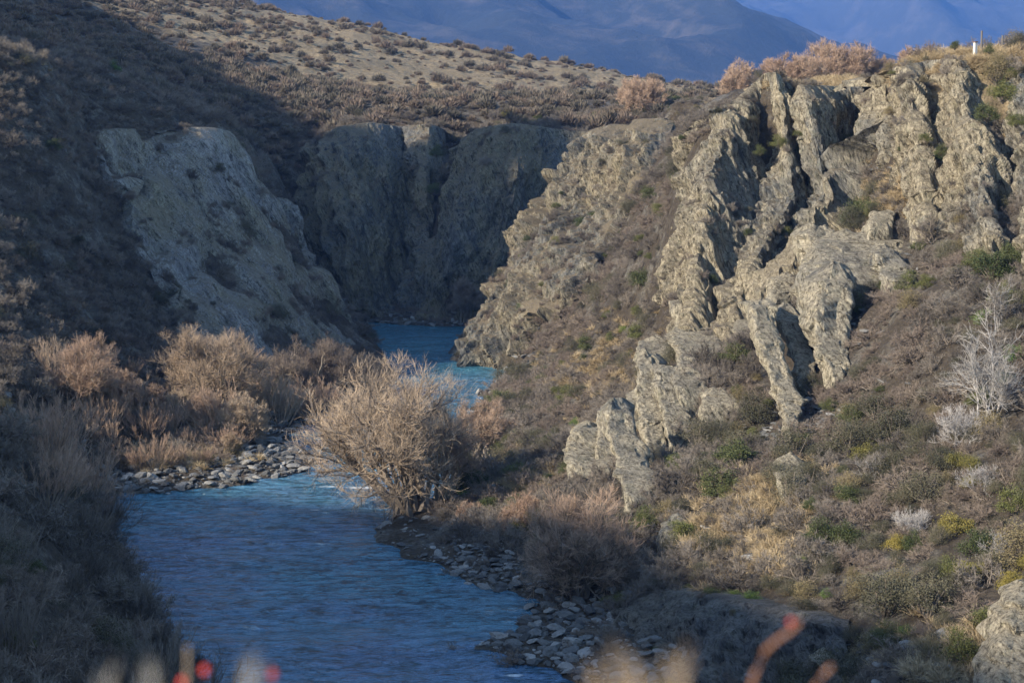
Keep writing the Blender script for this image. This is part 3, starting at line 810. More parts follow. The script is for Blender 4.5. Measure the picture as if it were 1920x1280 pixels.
OC = [
 ([(1290, 700, 176, 2.2, 3), (1300, 735, 173, 2.6, 3)], "low dark rock step between the crag foot and the tan rib"),
 ([(1345, 735, 168, 2.0, 2.5), (1352, 765, 166, 2.4, 2.5)], "grey broken ledge among shrubs uphill of the long narrow fin"),
 ([(1205, 735, 178, 1.5, 2.5), (1198, 775, 175, 1.7, 2.5)], "thin grey slab just riverward of the dark grey rib"),
 ([(1145, 775, 175, 1.2, 2.5), (1140, 835, 171, 1.6, 2.5)], "narrow shaded slab wedged behind the tall leaning cream slab"),
 ([(1400, 590, 178, 1.6, 3), (1405, 640, 175, 1.8, 3)], "ochre stained slab at the base of the big crag"),
 ([(1660, 395, 180, 2.0, 3), (1655, 425, 177, 2.4, 3)], "weathered rock poking through brush above the flat slab outcrop"),
 ([(1560, 1240, 104, 1.2, 2), (1590, 1262, 101, 2.2, 2)], "pale flat slab lying at the lower end of the dark rock wall"),
 ([(1618, 448, 172, 6.8, 4), (1622, 478, 169, 7.6, 5), (1615, 520, 166.5, 7.4, 5)], "flat-topped block of broken grey slabs jutting from the slope under the big crag"),
 ([(1542, 432, 172, 2.4, 4), (1545, 480, 169, 2.3, 4), (1540, 530, 167, 1.8, 3.5)], "pale square-faced block at the sunlit corner of the flat slab outcrop"),
 ([(1572, 520, 164.5, 2.6, 4), (1560, 580, 161.5, 2.5, 4), (1562, 640, 158.5, 2.5, 4), (1575, 695, 155.5, 1.8, 3)], "tall cream rock pillar below the flat slab outcrop"),
 ([(1515, 540, 168, 1.6, 3), (1525, 580, 165, 2.2, 3)], "small tan rock spur on the sunny side of the cream pillar"),
 ([(1428, 570, 169, 2.3, 4), (1436, 620, 166, 1.9, 4), (1458, 690, 161, 1.5, 3.5), (1478, 745, 157.5, 1.5, 3), (1490, 805, 153.5, 1.3, 2.5)], "long narrow cream fin of rock leaning down the slope beside the dark slab steps"),
 ([(1480, 590, 168, 1.8, 3), (1505, 650, 163, 1.6, 3), (1515, 700, 160, 1.1, 2)], "short pale rib just behind the long narrow fin"),
 ([(1480, 520, 174, 2.6, 3), (1470, 560, 171, 2.4, 3)], "grey stepped slabs between the long fin and the crag foot"),
 ([(1300, 565, 183, 3.2, 3.5), (1308, 610, 180, 3.6, 4), (1318, 668, 177, 3.6, 4)], "dark shaded rock boss at the foot of the big crag"),
 ([(1258, 690, 176, 2.2, 3), (1262, 740, 173, 2.0, 3), (1272, 800, 170, 1.8, 3)], "tan rib of rock on the upper side of the lower outcrop"),
 ([(1222, 682, 178, 2.2, 3), (1222, 745, 174, 1.8, 3), (1232, 830, 168, 1.5, 3)], "dark grey rib standing between the tan rib and the tall cream slab"),
 ([(1160, 768, 172, 1.8, 3.5), (1170, 820, 169, 2.2, 3.5), (1185, 870, 165.5, 2.1, 3.5), (1200, 915, 162.5, 1.7, 3)], "tall cream slab leaning at the lower end of the stepped outcrop"),
 ([(1115, 800, 172, 2.6, 3), (1110, 840, 169.5, 3.3, 3.5), (1110, 875, 167.5, 3.4, 3.5)], "blunt grey rock at the lowest corner of the stepped outcrop by the leaning slab"),
 ([(1225, 640, 184, 3.0, 3), (1235, 680, 181, 2.6, 3)], "broken dark rocks joining the crag foot to the stepped outcrop"),
 ([(1660, 468, 168, 1.5, 3), (1672, 500, 166, 1.9, 3), (1690, 530, 164.5, 1.8, 3)], "pale wedge of rock at the shrubby end of the flat slab outcrop"),
 ([(1742, 378, 172, 2.4, 3), (1750, 415, 169, 2.8, 3)], "pale rounded rock half buried in shrubs under the slabby crag"),
 ([(1925, 1110, 94, 0.9, 2), (1920, 1160, 92, 1.5, 2.5), (1915, 1220, 90, 1.9, 3), (1915, 1290, 87, 2.3, 3)], "big pale pointed rock cut off by the picture's edge above the yellow-green shrubs"),
 ([(1480, 870, 135.5, 1.4, 1.2), (1485, 900, 133.5, 1.4, 1.4)], "small grey rock showing among bare shrubs in mid-slope"),
 ([(1265, 975, 137, 1.2, 1.5), (1262, 1000, 135, 1.6, 1.8)], "small dark rock stump above the shaded willow shrub"),
]
for k, (p, lab) in enumerate(OC):
    dark = "shore wall" in lab
    outcrop(p, M_darkrock if dark else M_outcrop, 900 + 37 * k, lab, disp=(0.4, 0.4, 0.14, 0.3) if dark or len(p) == 2 else (0.5, 0.55, 0.25, 0.5))

# ------------------------------------------------------------------ boulders
def ico(sub):
    t = (1 + 5 ** 0.5) / 2
    V = np.array([(-1, t, 0), (1, t, 0), (-1, -t, 0), (1, -t, 0), (0, -1, t), (0, 1, t), (0, -1, -t), (0, 1, -t), (t, 0, -1), (t, 0, 1), (-t, 0, -1), (-t, 0, 1)], float)
    V /= np.linalg.norm(V[0])
    Fc = [(0, 11, 5), (0, 5, 1), (0, 1, 7), (0, 7, 10), (0, 10, 11), (1, 5, 9), (5, 11, 4), (11, 10, 2), (10, 7, 6), (7, 1, 8), (3, 9, 4), (3, 4, 2), (3, 2, 6), (3, 6, 8), (3, 8, 9), (4, 9, 5), (2, 4, 11), (6, 2, 10), (8, 6, 7), (9, 8, 1)]
    V = list(map(tuple, V))
    for _ in range(sub):
        cache, F2 = {}, []
        def mid(a, b):
            key = (min(a, b), max(a, b))
            if key not in cache:
                m = (np.array(V[a]) + np.array(V[b])) / 2
                V.append(tuple(m / np.linalg.norm(m)))
                cache[key] = len(V) - 1
            return cache[key]
        for a, b, c in Fc:
            x, y, z = mid(a, b), mid(b, c), mid(c, a)
            F2 += [(a, x, z), (b, y, x), (c, z, y), (x, y, z)]
        Fc = F2
    return np.array(V), np.array(Fc)
IV, IF = ico(3)
def boulder_mesh(seed, sub=3):
    r = np.random.default_rng(seed)
    V = IV.copy()
    # cut by random planes: broken angular stone
    for _ in range(11):
        n = r.normal(size=3); n /= np.linalg.norm(n)
        h = r.uniform(0.45, 0.85)
        d = V @ n - h
        V = V - np.outer(np.maximum(d, 0) * 0.97, n)
    V = V * np.array([1.0, r.uniform(0.6, 0.85), r.uniform(0.24, 0.5)])
    V += 0.02 * r.normal(size=V.shape)
    V[:, 2] += 0.2
    return mesh_np("boulder", V * 0.62, IF, [M_boulder], smooth=False)
BOULDERS = [boulder_mesh(50 + k) for k in range(8)]

def scatter_stuff(name, meshes, P, rot, scl, idx, label, cat):
    """one object: instances of a few shapes on a cloud of points"""
    src = bpy.data.collections.new(name + "_shapes")
    for k, m in enumerate(meshes):
        src.objects.link(bpy.data.objects.new("%s_%02d" % (name, k), m))
    me = bpy.data.meshes.new(name)
    me.vertices.add(len(P))
    me.vertices.foreach_set("co", np.ascontiguousarray(P, dtype=np.float32).ravel())
    a = me.attributes.new("rot", 'FLOAT_VECTOR', 'POINT'); a.data.foreach_set("vector", np.ascontiguousarray(rot, dtype=np.float32).ravel())
    a = me.attributes.new("scl", 'FLOAT_VECTOR', 'POINT'); a.data.foreach_set("vector", np.ascontiguousarray(scl, dtype=np.float32).ravel())
    a = me.attributes.new("pick", 'INT', 'POINT'); a.data.foreach_set("value", np.ascontiguousarray(idx, dtype=np.int32))
    o = add_obj(name, me)
    ng = bpy.data.node_groups.new(name, 'GeometryNodeTree')
    ng.interface.new_socket("Geometry", in_out='INPUT', socket_type='NodeSocketGeometry')
    ng.interface.new_socket("Geometry", in_out='OUTPUT', socket_type='NodeSocketGeometry')
    N = ng.nodes.new
    gi, go = N("NodeGroupInput"), N("NodeGroupOutput")
    ci = N("GeometryNodeCollectionInfo")
    ci.inputs["Collection"].default_value = src
    ci.inputs["Separate Children"].default_value = True
    ci.inputs["Reset Children"].default_value = True
    ip = N("GeometryNodeInstanceOnPoints")
    ip.inputs["Pick Instance"].default_value = True
    def attr(nm, typ):
        x = N("GeometryNodeInputNamedAttribute"); x.data_type = typ
        x.inputs["Name"].default_value = nm
        return x.outputs["Attribute"]
    er = N("FunctionNodeEulerToRotation")
    L = ng.links.new
    L(gi.outputs[0], ip.inputs["Points"]); L(ci.outputs[0], ip.inputs["Instance"])
    L(attr("rot", 'FLOAT_VECTOR'), er.inputs[0]); L(er.outputs[0], ip.inputs["Rotation"])
    L(attr("scl", 'FLOAT_VECTOR'), ip.inputs["Scale"]); L(attr("pick", 'INT'), ip.inputs["Instance Index"])
    L(ip.outputs[0], go.inputs[0])
    md = o.modifiers.new("scatter", 'NODES'); md.node_group = ng
    return tag(o, label=label, cat=cat, kind="stuff")

def zone_text(px, py, x, y, sd):
    pass
def copies(meshes, P, rot, scl, idx, name, labf, cat):
    for k in range(len(P)):
        o = add_obj(name, meshes[idx[k]])
        o.location = P[k]; o.rotation_euler = rot[k]; o.scale = scl[k]
        lab, grp = labf(P[k], k)
        tag(o, label=lab, cat=cat, group=grp)

def make_boulders():
    r = np.random.default_rng(11)
    n = 220000
    x = r.uniform(-60, 40, n); y = r.uniform(100, 312, n)
    sd = river_sd(x, y)
    m = (sd > -1.2) & (sd < 12)
    x, y, sd = x[m], y[m], sd[m]
    z = ground_h(x, y)
    px, py = proj(np.stack([x, y, z], -1))
    inf = (px > -40) & (px < 1960) & (py > 560) & (py < 1330)
    right = (x > -14) & (y < 163) & (px > 690)
    beach = (y > 163) & (y < 212) & (px < 640)
    farb = (y > 296)
    foot = (px > 840) & (px < 1040) & (y > 225) & (y < 262)
    dens = np.zeros(len(x))
    dens = np.where(right, np.clip(1.35 - sd / 6.0, 0, 1) * 0.95, dens)
    dens = np.where(right & (py > 1130), np.clip(1.4 - sd / 8.0, 0, 1) * 0.9, dens)
    dens = np.where(right & (px < 850) & (py < 1040), dens * 0.12, dens)
    dens = np.where(beach, np.clip(1.5 - sd / 7.0, 0, 1) * 0.75, dens)
    dens = np.where(farb, np.clip(1.3 - sd / 5.0, 0, 1) * 0.35, dens)
    dens = np.where(foot, np.clip(1.3 - sd / 4.0, 0, 1) * 0.5, dens)
    dens = np.where(sd < 0, dens * 0.12, dens)
    keep = inf & (r.uniform(size=len(x)) < dens)
    x, y, z, sd, px, py = [q[keep] for q in (x, y, z, sd, px, py)]
    s = 0.14 + 0.72 * r.uniform(size=len(x)) ** 4.2
    s = np.where(y > 163, s * 1.25, s)
    s = np.where(py > 1130, s * 1.15, s)
    # thin out overlaps, big stones first
    order = np.argsort(-s)
    cell, sel = {}, []
    for k in order:
        gx, gy = int(x[k] // 1.0), int(y[k] // 1.0)
        ok = True
        for a in (-1, 0, 1):
            for b in (-1, 0, 1):
                for q in cell.get((gx + a, gy + b), ()):
                    if (x[q] - x[k]) ** 2 + (y[q] - y[k]) ** 2 < (0.42 * (s[q] + s[k])) ** 2: ok = False
        if ok:
            cell.setdefault((gx, gy), []).append(k); sel.append(k)
    sel = np.array(sel)
    x, y, z, s = x[sel], y[sel], z[sel], s[sel]
    P = np.stack([x, y, np.maximum(z, -0.25) - 0.05 * s], -1)
    rot = np.stack([r.uniform(-0.35, 0.35, len(x)), r.uniform(-0.35, 0.35, len(x)), r.uniform(0, 6.28, len(x))], -1)
    scl = (s * 1.25)[:, None] * np.stack([np.ones(len(x)), r.uniform(0.8, 1.1, len(x)), r.uniform(0.8, 1.3, len(x))], -1)
    idx = r.integers(0, 8, len(x))
    app = s / y
    o = np.argsort(-app)
    def lab(p, k):
        if p[1] > 296: return "grey boulder on the far shore below the shaded cliffs", "boulders on the far shore"
        if p[1] > 220: return "grey boulder at the water's edge below the sunlit headland", "boulders below the headland"
        if p[1] > 163: return "rounded pale boulder on the stony beach below the lit willows", "boulders on the stony beach"
        if p[1] > 128: return "angular grey boulder on the shaded shore near the big leaning willow", "boulders on the shaded shore by the willow"
        return "angular grey boulder in the heap at the foot of the dark rock wall", "boulders heaped below the rock wall"
    a, b = o[:290], o[290:]
    copies(BOULDERS, P[a], rot[a], scl[a], idx[a], "boulder", lab, "boulder")
    if len(b): scatter_stuff("shore_stones", BOULDERS, P[b], rot[b], scl[b], idx[b], "smaller stones packed along both shores of the river", "stones")
    # slabs and scree lying on the outcrop tops and broken ground
    zones = [(1600, 500, 95, 60, 500), (1500, 540, 60, 40, 260), (1440, 820, 60, 60, 130), (1560, 620, 60, 60, 130), (1380, 1000, 80, 60, 300), (1660, 800, 60, 60, 60), (1620, 1250, 90, 40, 160), (1760, 1240, 60, 30, 60), (1480, 150, 100, 20, 40), (1530, 780, 50, 40, 80), (960, 850, 30, 20, 16), (1640, 340, 60, 60, 40), (1500, 880, 40, 20, 16)]
    PP = []
    for (cx, cy, rx, ry, cnt) in zones:
        for _ in range(cnt):
            qx, qy = r.normal(cx, rx * 0.5), r.normal(cy, ry * 0.5)
            d = hit(qx, qy, 80, 260)
            if d < 259: PP.append(unp(qx, qy, d))
    PP = np.array(PP)
    n = len(PP)
    s = 0.2 + 0.75 * r.uniform(size=n) ** 2.5
    scl = s[:, None] * np.stack([np.full(n, 1.3), r.uniform(0.8, 1.2, n), r.uniform(0.4, 0.7, n)], -1)
    rot = np.stack([r.normal(0.2, 0.25, n), r.normal(0.1, 0.25, n), r.uniform(0, 6.28, n)], -1)
    scatter_stuff("scree", BOULDERS, PP, rot, scl, r.integers(0, 8, n), "loose flat slabs and scree lying on the sunlit slope", "scree")
make_boulders()
# ------------------------------------------------------------------ plants
def unit(v): return v / (np.linalg.norm(v, axis=-1, keepdims=True) + 1e-9)
def strands(r, P0, D0, L, K, wob, up):
    """grow N wobbling strands of K points"""
    N = len(P0)
    out = np.empty((N, K, 3)); out[:, 0] = P0
    D = unit(D0)
    step = (L / (K - 1))[:, None]
    for k in range(1, K):
        out[:, k] = out[:, k - 1] + D * step
        D = unit(D + r.normal(0, wob, (N, 3)) + np.array([0, 0, up]))
    return out
def branch(r, par, n, t0, t1, spread, up, lmin, lmax, K, wob, upk):
    N, Kp = par.shape[:2]
    pi = np.repeat(np.arange(N), n)
    t = r.uniform(t0, t1, len(pi))
    f = t * (Kp - 1); i = np.minimum(f.astype(int), Kp - 2); f = (f - i)[:, None]
    a, b = par[pi, i], par[pi, i + 1]
    P0 = a * (1 - f) + b * f
    D = unit(unit(b - a) + r.normal(0, spread, (len(pi), 3)) + np.array([0, 0, up]))
    L = r.uniform(lmin, lmax, len(pi)) * (1.25 - 0.5 * t)
    return strands(r, P0, D, L, K, wob, upk)
class Geo:
    def __init__(s): s.V, s.F, s.M, s.n = [], [], [], 0
    def tubes(s, S, r0, r1, sides=4, m=0):
        N, K = S.shape[:2]
        T = unit(np.gradient(S, axis=1))
        ref = np.where(np.abs(T[..., 2:]) > 0.9, np.array([1.0, 0, 0]), np.array([0, 0, 1.0]))
        A = unit(np.cross(T, ref)); B = np.cross(T, A)
        r0 = np.broadcast_to(np.asarray(r0, float), (N,)); r1 = np.broadcast_to(np.asarray(r1, float), (N,))
        R = r0[:, None] + (r1 - r0)[:, None] * np.linspace(0, 1, K)[None]
        th = np.arange(sides) * 2 * np.pi / sides
        V = S[:, :, None] + R[:, :, None, None] * (A[:, :, None] * np.cos(th)[None, None, :, None] + B[:, :, None] * np.sin(th)[None, None, :, None])
        i = np.arange(N * K * sides).reshape(N, K, sides) + s.n
        j = np.roll(i, -1, 2)
        q = np.stack([i[:, :-1], j[:, :-1], j[:, 1:], i[:, 1:]], -1).reshape(-1, 4)
        s.V.append(V.reshape(-1, 3)); s.F.append(q); s.M.append(np.full(len(q), m)); s.n += N * K * sides
    def ribbons(s, r, S, w, m=1, tip=0.25):
        N, K = S.shape[:2]
        T = unit(S[:, -1] - S[:, 0])
        side = unit(np.cross(T, r.normal(size=(N, 3))))
        wk = np.broadcast_to(np.asarray(w, float), (N,))[:, None] * np.linspace(1, tip, K)[None] / 2
        V = np.stack([S + side[:, None] * wk[..., None], S - side[:, None] * wk[..., None]], 2)
        i = np.arange(N * K * 2).reshape(N, K, 2) + s.n
        q = np.stack([i[:, :-1, 0], i[:, 1:, 0], i[:, 1:, 1], i[:, :-1, 1]], -1).reshape(-1, 4)
        s.V.append(V.reshape(-1, 3)); s.F.append(q); s.M.append(np.full(len(q), m)); s.n += N * K * 2
    def leaves(s, r, P, size, m=1, up=0.4):
        N = len(P)
        n = unit(r.normal(size=(N, 3)) + np.array([0, 0, up]))
        a = unit(np.cross(n, r.normal(size=(N, 3)))); b = np.cross(n, a)
        sz = (size * r.uniform(0.6, 1.3, N))[:, None]
        V = np.stack([P - a * sz * 0.5, P + b * sz * 0.32, P + a * sz * 0.5, P - b * sz * 0.32], 1)
        i = np.arange(N * 4).reshape(N, 4) + s.n
        s.V.append(V.reshape(-1, 3)); s.F.append(i); s.M.append(np.full(N, m)); s.n += N * 4
    def mesh(s, name, mats):
        return mesh_np(name, np.concatenate(s.V), np.concatenate(s.F), mats, smooth=False, midx=np.concatenate(s.M))

def hemi(r, n, zmin, zmax):
    z = r.uniform(zmin, zmax, n); a = r.uniform(0, 2 * np.pi, n)
    q = np.sqrt(1 - z * z)
    return np.stack([np.cos(a) * q, np.sin(a) * q, z], -1)
def shrub_mesh(seed, mats, dense=1.0, arch=False, name="bare_shrub"):
    """unit shrub about 1 m in radius: stems, twigs and a dome of fine twigs"""
    r = np.random.default_rng(seed)
    g = Geo()
    n = 20
    P0 = r.normal(0, 0.12, (n, 3)) * [1, 1, 0]
    D = hemi(r, n, 0.1, 0.98)
    ln = r.uniform(0.6, 1.0, n) * (1.0 + 0.12 * D[:, 2])
    S0 = strands(r, P0, D, ln, 5, 0.2, 0.06 if not arch else -0.06)
    g.tubes(S0, 0.022, 0.008, 3, 0)
    S1 = branch(r, S0, 9, 0.3, 1.0, 0.6, 0.2, 0.22, 0.42, 4, 0.3, 0.05 if not arch else -0.12)
    g.ribbons(r, S1, 0.014, 0 if not arch else 1, 0.5)
    S2 = branch(r, S1, int(11 * dense), 0.2, 1.0, 0.8, 0.25, 0.09, 0.22, 3, 0.3, 0.05)
    g.ribbons(r, S2, 0.0125, 1, 0.4)
    return g.mesh(name, mats)
def upright_mesh(seed, mats, name="willow_shrub"):
    """unit coppiced willow: many upright rods, 1 m radius, 2.2 m tall"""
    r = np.random.default_rng(seed)
    g = Geo()
    n = 34
    P0 = r.normal(0, 0.2, (n, 3)) * [1, 1, 0]
    D = unit(np.concatenate([P0[:, :2] * 2.2 + r.normal(0, 0.12, (n, 2)), np.ones((n, 1))], 1))
    S0 = strands(r, P0, D, r.uniform(1.4, 2.3, n), 6, 0.06, 0.04)
    g.tubes(S0, 0.02, 0.006, 3, 0)
    S1 = branch(r, S0, 10, 0.3, 1.0, 0.28, 0.4, 0.3, 0.6, 3, 0.1, 0.1)
    g.ribbons(r, S1, 0.012, 1, 0.5)
    S2 = branch(r, S1, 6, 0.2, 1.0, 0.3, 0.3, 0.15, 0.34, 3, 0.12, 0.1)
    g.ribbons(r, S2, 0.011, 1, 0.4)
    return g.mesh(name, mats)
def leafy_mesh(seed, mats, n=5200, leaf=0.062, name="evergreen_shrub"):
    r = np.random.default_rng(seed)
    g = Geo()
    k = 30
    c = hemi(r, k, 0.0, 1.0) * np.array([0.85, 0.85, 1.05]) * r.uniform(0.45, 0.95, (k, 1)) + [0, 0, 0.25]
    S0 = np.stack([np.linspace(0, 1, 4)[:, None] * ci[None] for ci in c])
    g.tubes(S0 + r.normal(0, 0.03, S0.shape), 0.025, 0.01, 3, 0)
    w = r.integers(0, k, n)
    P = c[w] + r.normal(0, 1, (n, 3)) * np.array([0.17, 0.17, 0.11]) * r.uniform(0.6, 1.4, (k, 1))[w]
    P[:, 2] = np.maximum(P[:, 2], 0.03)
    g.leaves(r, P, leaf, 1, 0.6)
    return g.mesh(name, mats)
def far_mesh(seed, mats, n=420):
    r = np.random.default_rng(seed)
    g = Geo()
    P = hemi(r, n, -0.1, 1.0) * r.uniform(0.45, 1.0, (n, 1)) * np.array([1.0, 1.0, 0.95])
    P *= (1 + 0.25 * np.sin(3 * np.arctan2(P[:, 1], P[:, 0]) + seed))[:, None]
    S = strands(r, P * 0.75 + [0, 0, 0.15], unit(P + [0, 0, 0.6]), r.uniform(0.25, 0.5, n), 3, 0.2, 0.1)
    g.ribbons(r, S, 0.085, 0, 0.3)
    return g.mesh("scrub", mats)
def tussock_mesh(seed):
    r = np.random.default_rng(seed)
    g = Geo()
    n = 130
    S = strands(r, r.normal(0, 0.12, (n, 3)) * [1, 1, 0], hemi(r, n, 0.3, 1.0), r.uniform(0.3, 0.65, n), 4, 0.1, -0.25)
    g.ribbons(r, S, 0.03, 0, 0.2)
    return g.mesh("grass", [M_tussock])
GREY = [shrub_mesh(100 + k, [M_bark, M_greytwig], 1.0) for k in range(5)]
RED = [shrub_mesh(120 + k, [M_bark, M_redtwig], 0.9, True) for k in range(3)]
EVER = [leafy_mesh(140 + k, [M_bark, M_green]) for k in range(4)]
BRIGHT = [leafy_mesh(150 + k, [M_bark, M_bright], 4200) for k in range(2)]
MATA = [leafy_mesh(230 + k, [M_bark, M_mata], 7000, 0.040) for k in range(3)]
YELL = [leafy_mesh(160 + k, [M_bark, M_yellow], 4600) for k in range(2)]
UPR = [upright_mesh(170 + k, [M_willowbark, M_willowtwig]) for k in range(3)]
UPO = [upright_mesh(180 + k, [M_willowbark, M_orangetwig]) for k in range(2)]
UPG = [upright_mesh(240 + k, [M_bark, M_greytwig]) for k in range(2)]
FAR = [far_mesh(190 + k, [M_farscrub]) for k in range(5)]
TUS = [tussock_mesh(200 + k) for k in range(3)]

# ---- willows: trunk (with its limbs) + crown
def willow(base, height, width, seed, label, cat="willow tree", trunks=8, lean=(0, 0), twigm=None, dens=1.0, barkm=None, name="willow_tree", group=None, tw=1.0, low=0.1, n3=9, thick=1.0):
    r = np.random.default_rng(seed)
    Hh, R = height * 1.12, width / 2.0 * 1.08
    P0 = r.normal(0, 0.045 * Hh, (trunks, 3)) * [1, 1, 0]
    az = np.arange(trunks) * 2.399 + r.uniform(0, 1)
    out = np.sqrt(r.uniform(low, 1.0, trunks))
    tip = np.stack([np.cos(az) * out * R * 0.62, np.sin(az) * out * R * 0.62, np.full(trunks, 0.0)], -1)
    tip[:, 2] = Hh * 0.66 * np.sqrt(np.clip(1 - (out * 0.85) ** 2, 0.12, 1))
    tip += np.array([lean[0], lean[1], 0]) * Hh * 0.5
    K = 8
    t = np.linspace(0, 1, K)[None, :, None]
    mid = P0 * 0.5 + tip * np.array([0.45, 0.45, 0.5]) + r.normal(0, 0.05 * Hh, tip.shape) * [1, 1, 0.5]
    S0 = (1 - t) ** 2 * P0[:, None] + 2 * t * (1 - t) * mid[:, None] + t ** 2 * tip[:, None]
    S0 += r.normal(0, 0.012 * Hh, S0.shape) * t
    tr = Geo()
    tr.tubes(S0, thick * 0.024 * Hh * r.uniform(0.6, 1.1, trunks), thick * 0.006 * Hh, 6, 0)
    S1 = branch(r, S0, 8, 0.3, 1.0, 0.55, 0.05, 0.18 * Hh, 0.34 * Hh, 7, 0.2, 0.05)
    tr.tubes(S1, thick * 0.0065 * Hh, thick * 0.0024 * Hh, 4, 0)
    S2 = branch(r, S1, 8, 0.2, 1.0, 0.6, 0.12, 0.08 * Hh, 0.16 * Hh, 5, 0.22, 0.08)
    cg = Geo()
    cg.tubes(S2, 0.0028 * Hh, 0.0012 * Hh, 3, 0)
    S3 = branch(r, S2, int(n3 * dens), 0.15, 1.0, 0.6, 0.3, 0.045 * Hh, 0.09 * Hh, 3, 0.2, 0.1)
    cg.ribbons(r, S3, 0.022 * tw, 1, 0.5)
    S4 = branch(r, S3, 3, 0.2, 1.0, 0.45, 0.3, 0.03 * Hh, 0.06 * Hh, 2, 0.1, 0.1)
    cg.ribbons(r, S4, 0.017 * tw, 1, 0.4)
    bm = barkm or M_willowbark
    o = add_obj(name, tr.mesh("trunk", [bm]))
    c = add_obj("crown", cg.mesh("crown", [bm, twigm or M_willowtwig]), o)
    o.location = base
    tag(o, label=label, cat=cat, group=group)
    return o
def at(px, py):
    d = hit(px, py)
    return unp(px, py, d), d
def plant_px(fn, px, py, hpx, wpx, *a, d=None, sink=0.3, **k):
    if d is None: d = hit(px, py)
    p = unp(px, py, d); p[2] -= sink
    return fn(p, hpx * d / F, wpx * d / F, *a, **k)

# the big leaning willow on the point
plant_px(willow, 782, 968, 325, 350, 1, "big bare willow leaning over the water from the rocky point", d=158, trunks=16, lean=(-0.30, 0.02), low=0.10, dens=1.05, tw=1.0, thick=1.0, barkm=M_bark, twigm=M_goldtwig)
plant_px(willow, 838, 940, 190, 130, 2, "smaller upright bare willow against the landward side of the big leaning one", d=163, trunks=9, lean=(0.0, 0.05), low=0.02)
plant_px(willow, 900, 850, 120, 150, 3, "low bare orange-twigged willow between the big willow and the green bush", d=176, trunks=9, low=0.2)
plant_px(willow, 392, 775, 190, 225, 4, "round-headed bare willow catching sun before the grey bluff", trunks=14, low=0.05, lean=(0.05, 0), dens=1.0, twigm=M_goldtwig)
plant_px(willow, 165, 770, 155, 125, 5, "upright sunlit bare willow with reddish tips near the shaded slope", trunks=12, low=0.02, twigm=M_orangetwig)
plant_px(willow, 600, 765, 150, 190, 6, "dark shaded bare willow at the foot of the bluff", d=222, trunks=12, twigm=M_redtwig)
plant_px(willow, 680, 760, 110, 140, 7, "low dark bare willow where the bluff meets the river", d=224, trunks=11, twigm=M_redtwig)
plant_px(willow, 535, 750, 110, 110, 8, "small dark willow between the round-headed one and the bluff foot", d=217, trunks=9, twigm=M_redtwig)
plant_px(willow, 1085, 1150, 262, 270, 9, "wide bare willow shrub in shade on the stony shore with sunlit tips", d=129.5, trunks=16, low=0.1, dens=1.1, twigm=M_willowtwig, barkm=M_bark)
plant_px(willow, 985, 1020, 110, 120, 10, "small rusty willow shrub beside the wide shaded one", d=147, trunks=9, twigm=M_orangetwig, barkm=M_bark)
plant_px(willow, 880, 1000, 75, 60, 11, "rust-coloured low shrub beside the stones behind the point", d=151, trunks=8, twigm=M_orangetwig, barkm=M_bark)
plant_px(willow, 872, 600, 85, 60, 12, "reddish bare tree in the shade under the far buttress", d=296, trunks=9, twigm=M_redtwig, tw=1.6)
plant_px(willow, 1200, 212, 76, 132, 13, "bare domed willow alone on the skyline before the blue mountain", d=325, trunks=16, low=0.05, twigm=M_orangetwig, tw=1.5)
plant_px(willow, 1388, 190, 80, 86, 14, "orange domed tree at the lower end of the skyline row", d=300, trunks=13, low=0.05, twigm=M_orangetwig, tw=1.4)
plant_px(willow, 1462, 185, 92, 96, 15, "short orange tree second in the skyline row", d=300, trunks=13, twigm=M_orangetwig, tw=1.4)
plant_px(willow, 1530, 185, 112, 124, 16, "tallest orange tree in the middle of the skyline row", d=300, trunks=14, twigm=M_orangetwig, tw=1.4)
plant_px(willow, 1592, 183, 110, 120, 17, "orange tree at the upper end of the skyline row", d=300, trunks=14, twigm=M_orangetwig, tw=1.4)
plant_px(willow, 1715, 165, 84, 96, 18, "orange tree top just showing behind the upper crag", d=300, trunks=12, twigm=M_orangetwig, tw=1.4)
plant_px(willow, 1655, 165, 65, 70, 35, "faint small bare tree between the orange row and the upper crag", d=300, trunks=10, twigm=M_willowtwig, tw=1.4)
for k, (px, py, h, w, lab) in enumerate([(455, 835, 110, 88, "broad sunlit coppiced willow nearest the stony beach"), (385, 815, 92, 70, "pale coppiced willow beside the broad one above the beach"), (335, 790, 70, 60, "low coppiced willow under the round-headed tree"),
      (225, 770, 95, 70, "thin upright coppiced willow between the reddish and round-headed ones"), (435, 850, 46, 44, "small tawny willow clump at the grass edge of the beach"), (290, 775, 60, 60, "grey-twigged low willow beside the thin upright one")]):
    plant_px(willow, px, py, h, w, 40 + k, lab, trunks=18, low=0.0, twigm=[M_goldtwig, M_willowtwig][k % 2], name="willow_shrub", cat="willow shrub", n3=8)
# dead trees
plant_px(willow, 1850, 800, 225, 105, 60, "tall grey dead tree standing on the bare shrub slope", name="dead_tree", cat="dead tree", trunks=7, barkm=M_dead, thick=0.4, tw=0.8, twigm=M_dead, dens=0.25, low=0.05)
plant_px(willow, 1800, 840, 110, 90, 61, "lower spreading dead tree beside the tall grey one", name="dead_tree", cat="dead tree", trunks=9, barkm=M_dead, thick=0.4, tw=0.8, twigm=M_dead, dens=0.2, low=0.3)
plant_px(willow, 1706, 1000, 72, 95, 62, "small umbrella-shaped white dead bush above the round green shrubs", name="dead_tree", cat="dead tree", trunks=14, barkm=M_dead, thick=0.4, tw=0.8, twigm=M_dead, dens=0.2, low=0.5)
plant_px(willow, 1835, 930, 90, 90, 63, "pale dead branches over the yellow-green shrub", name="dead_tree", cat="dead tree", trunks=6, barkm=M_dead, thick=0.4, tw=0.8, twigm=M_dead, dens=0.15, low=0.4)
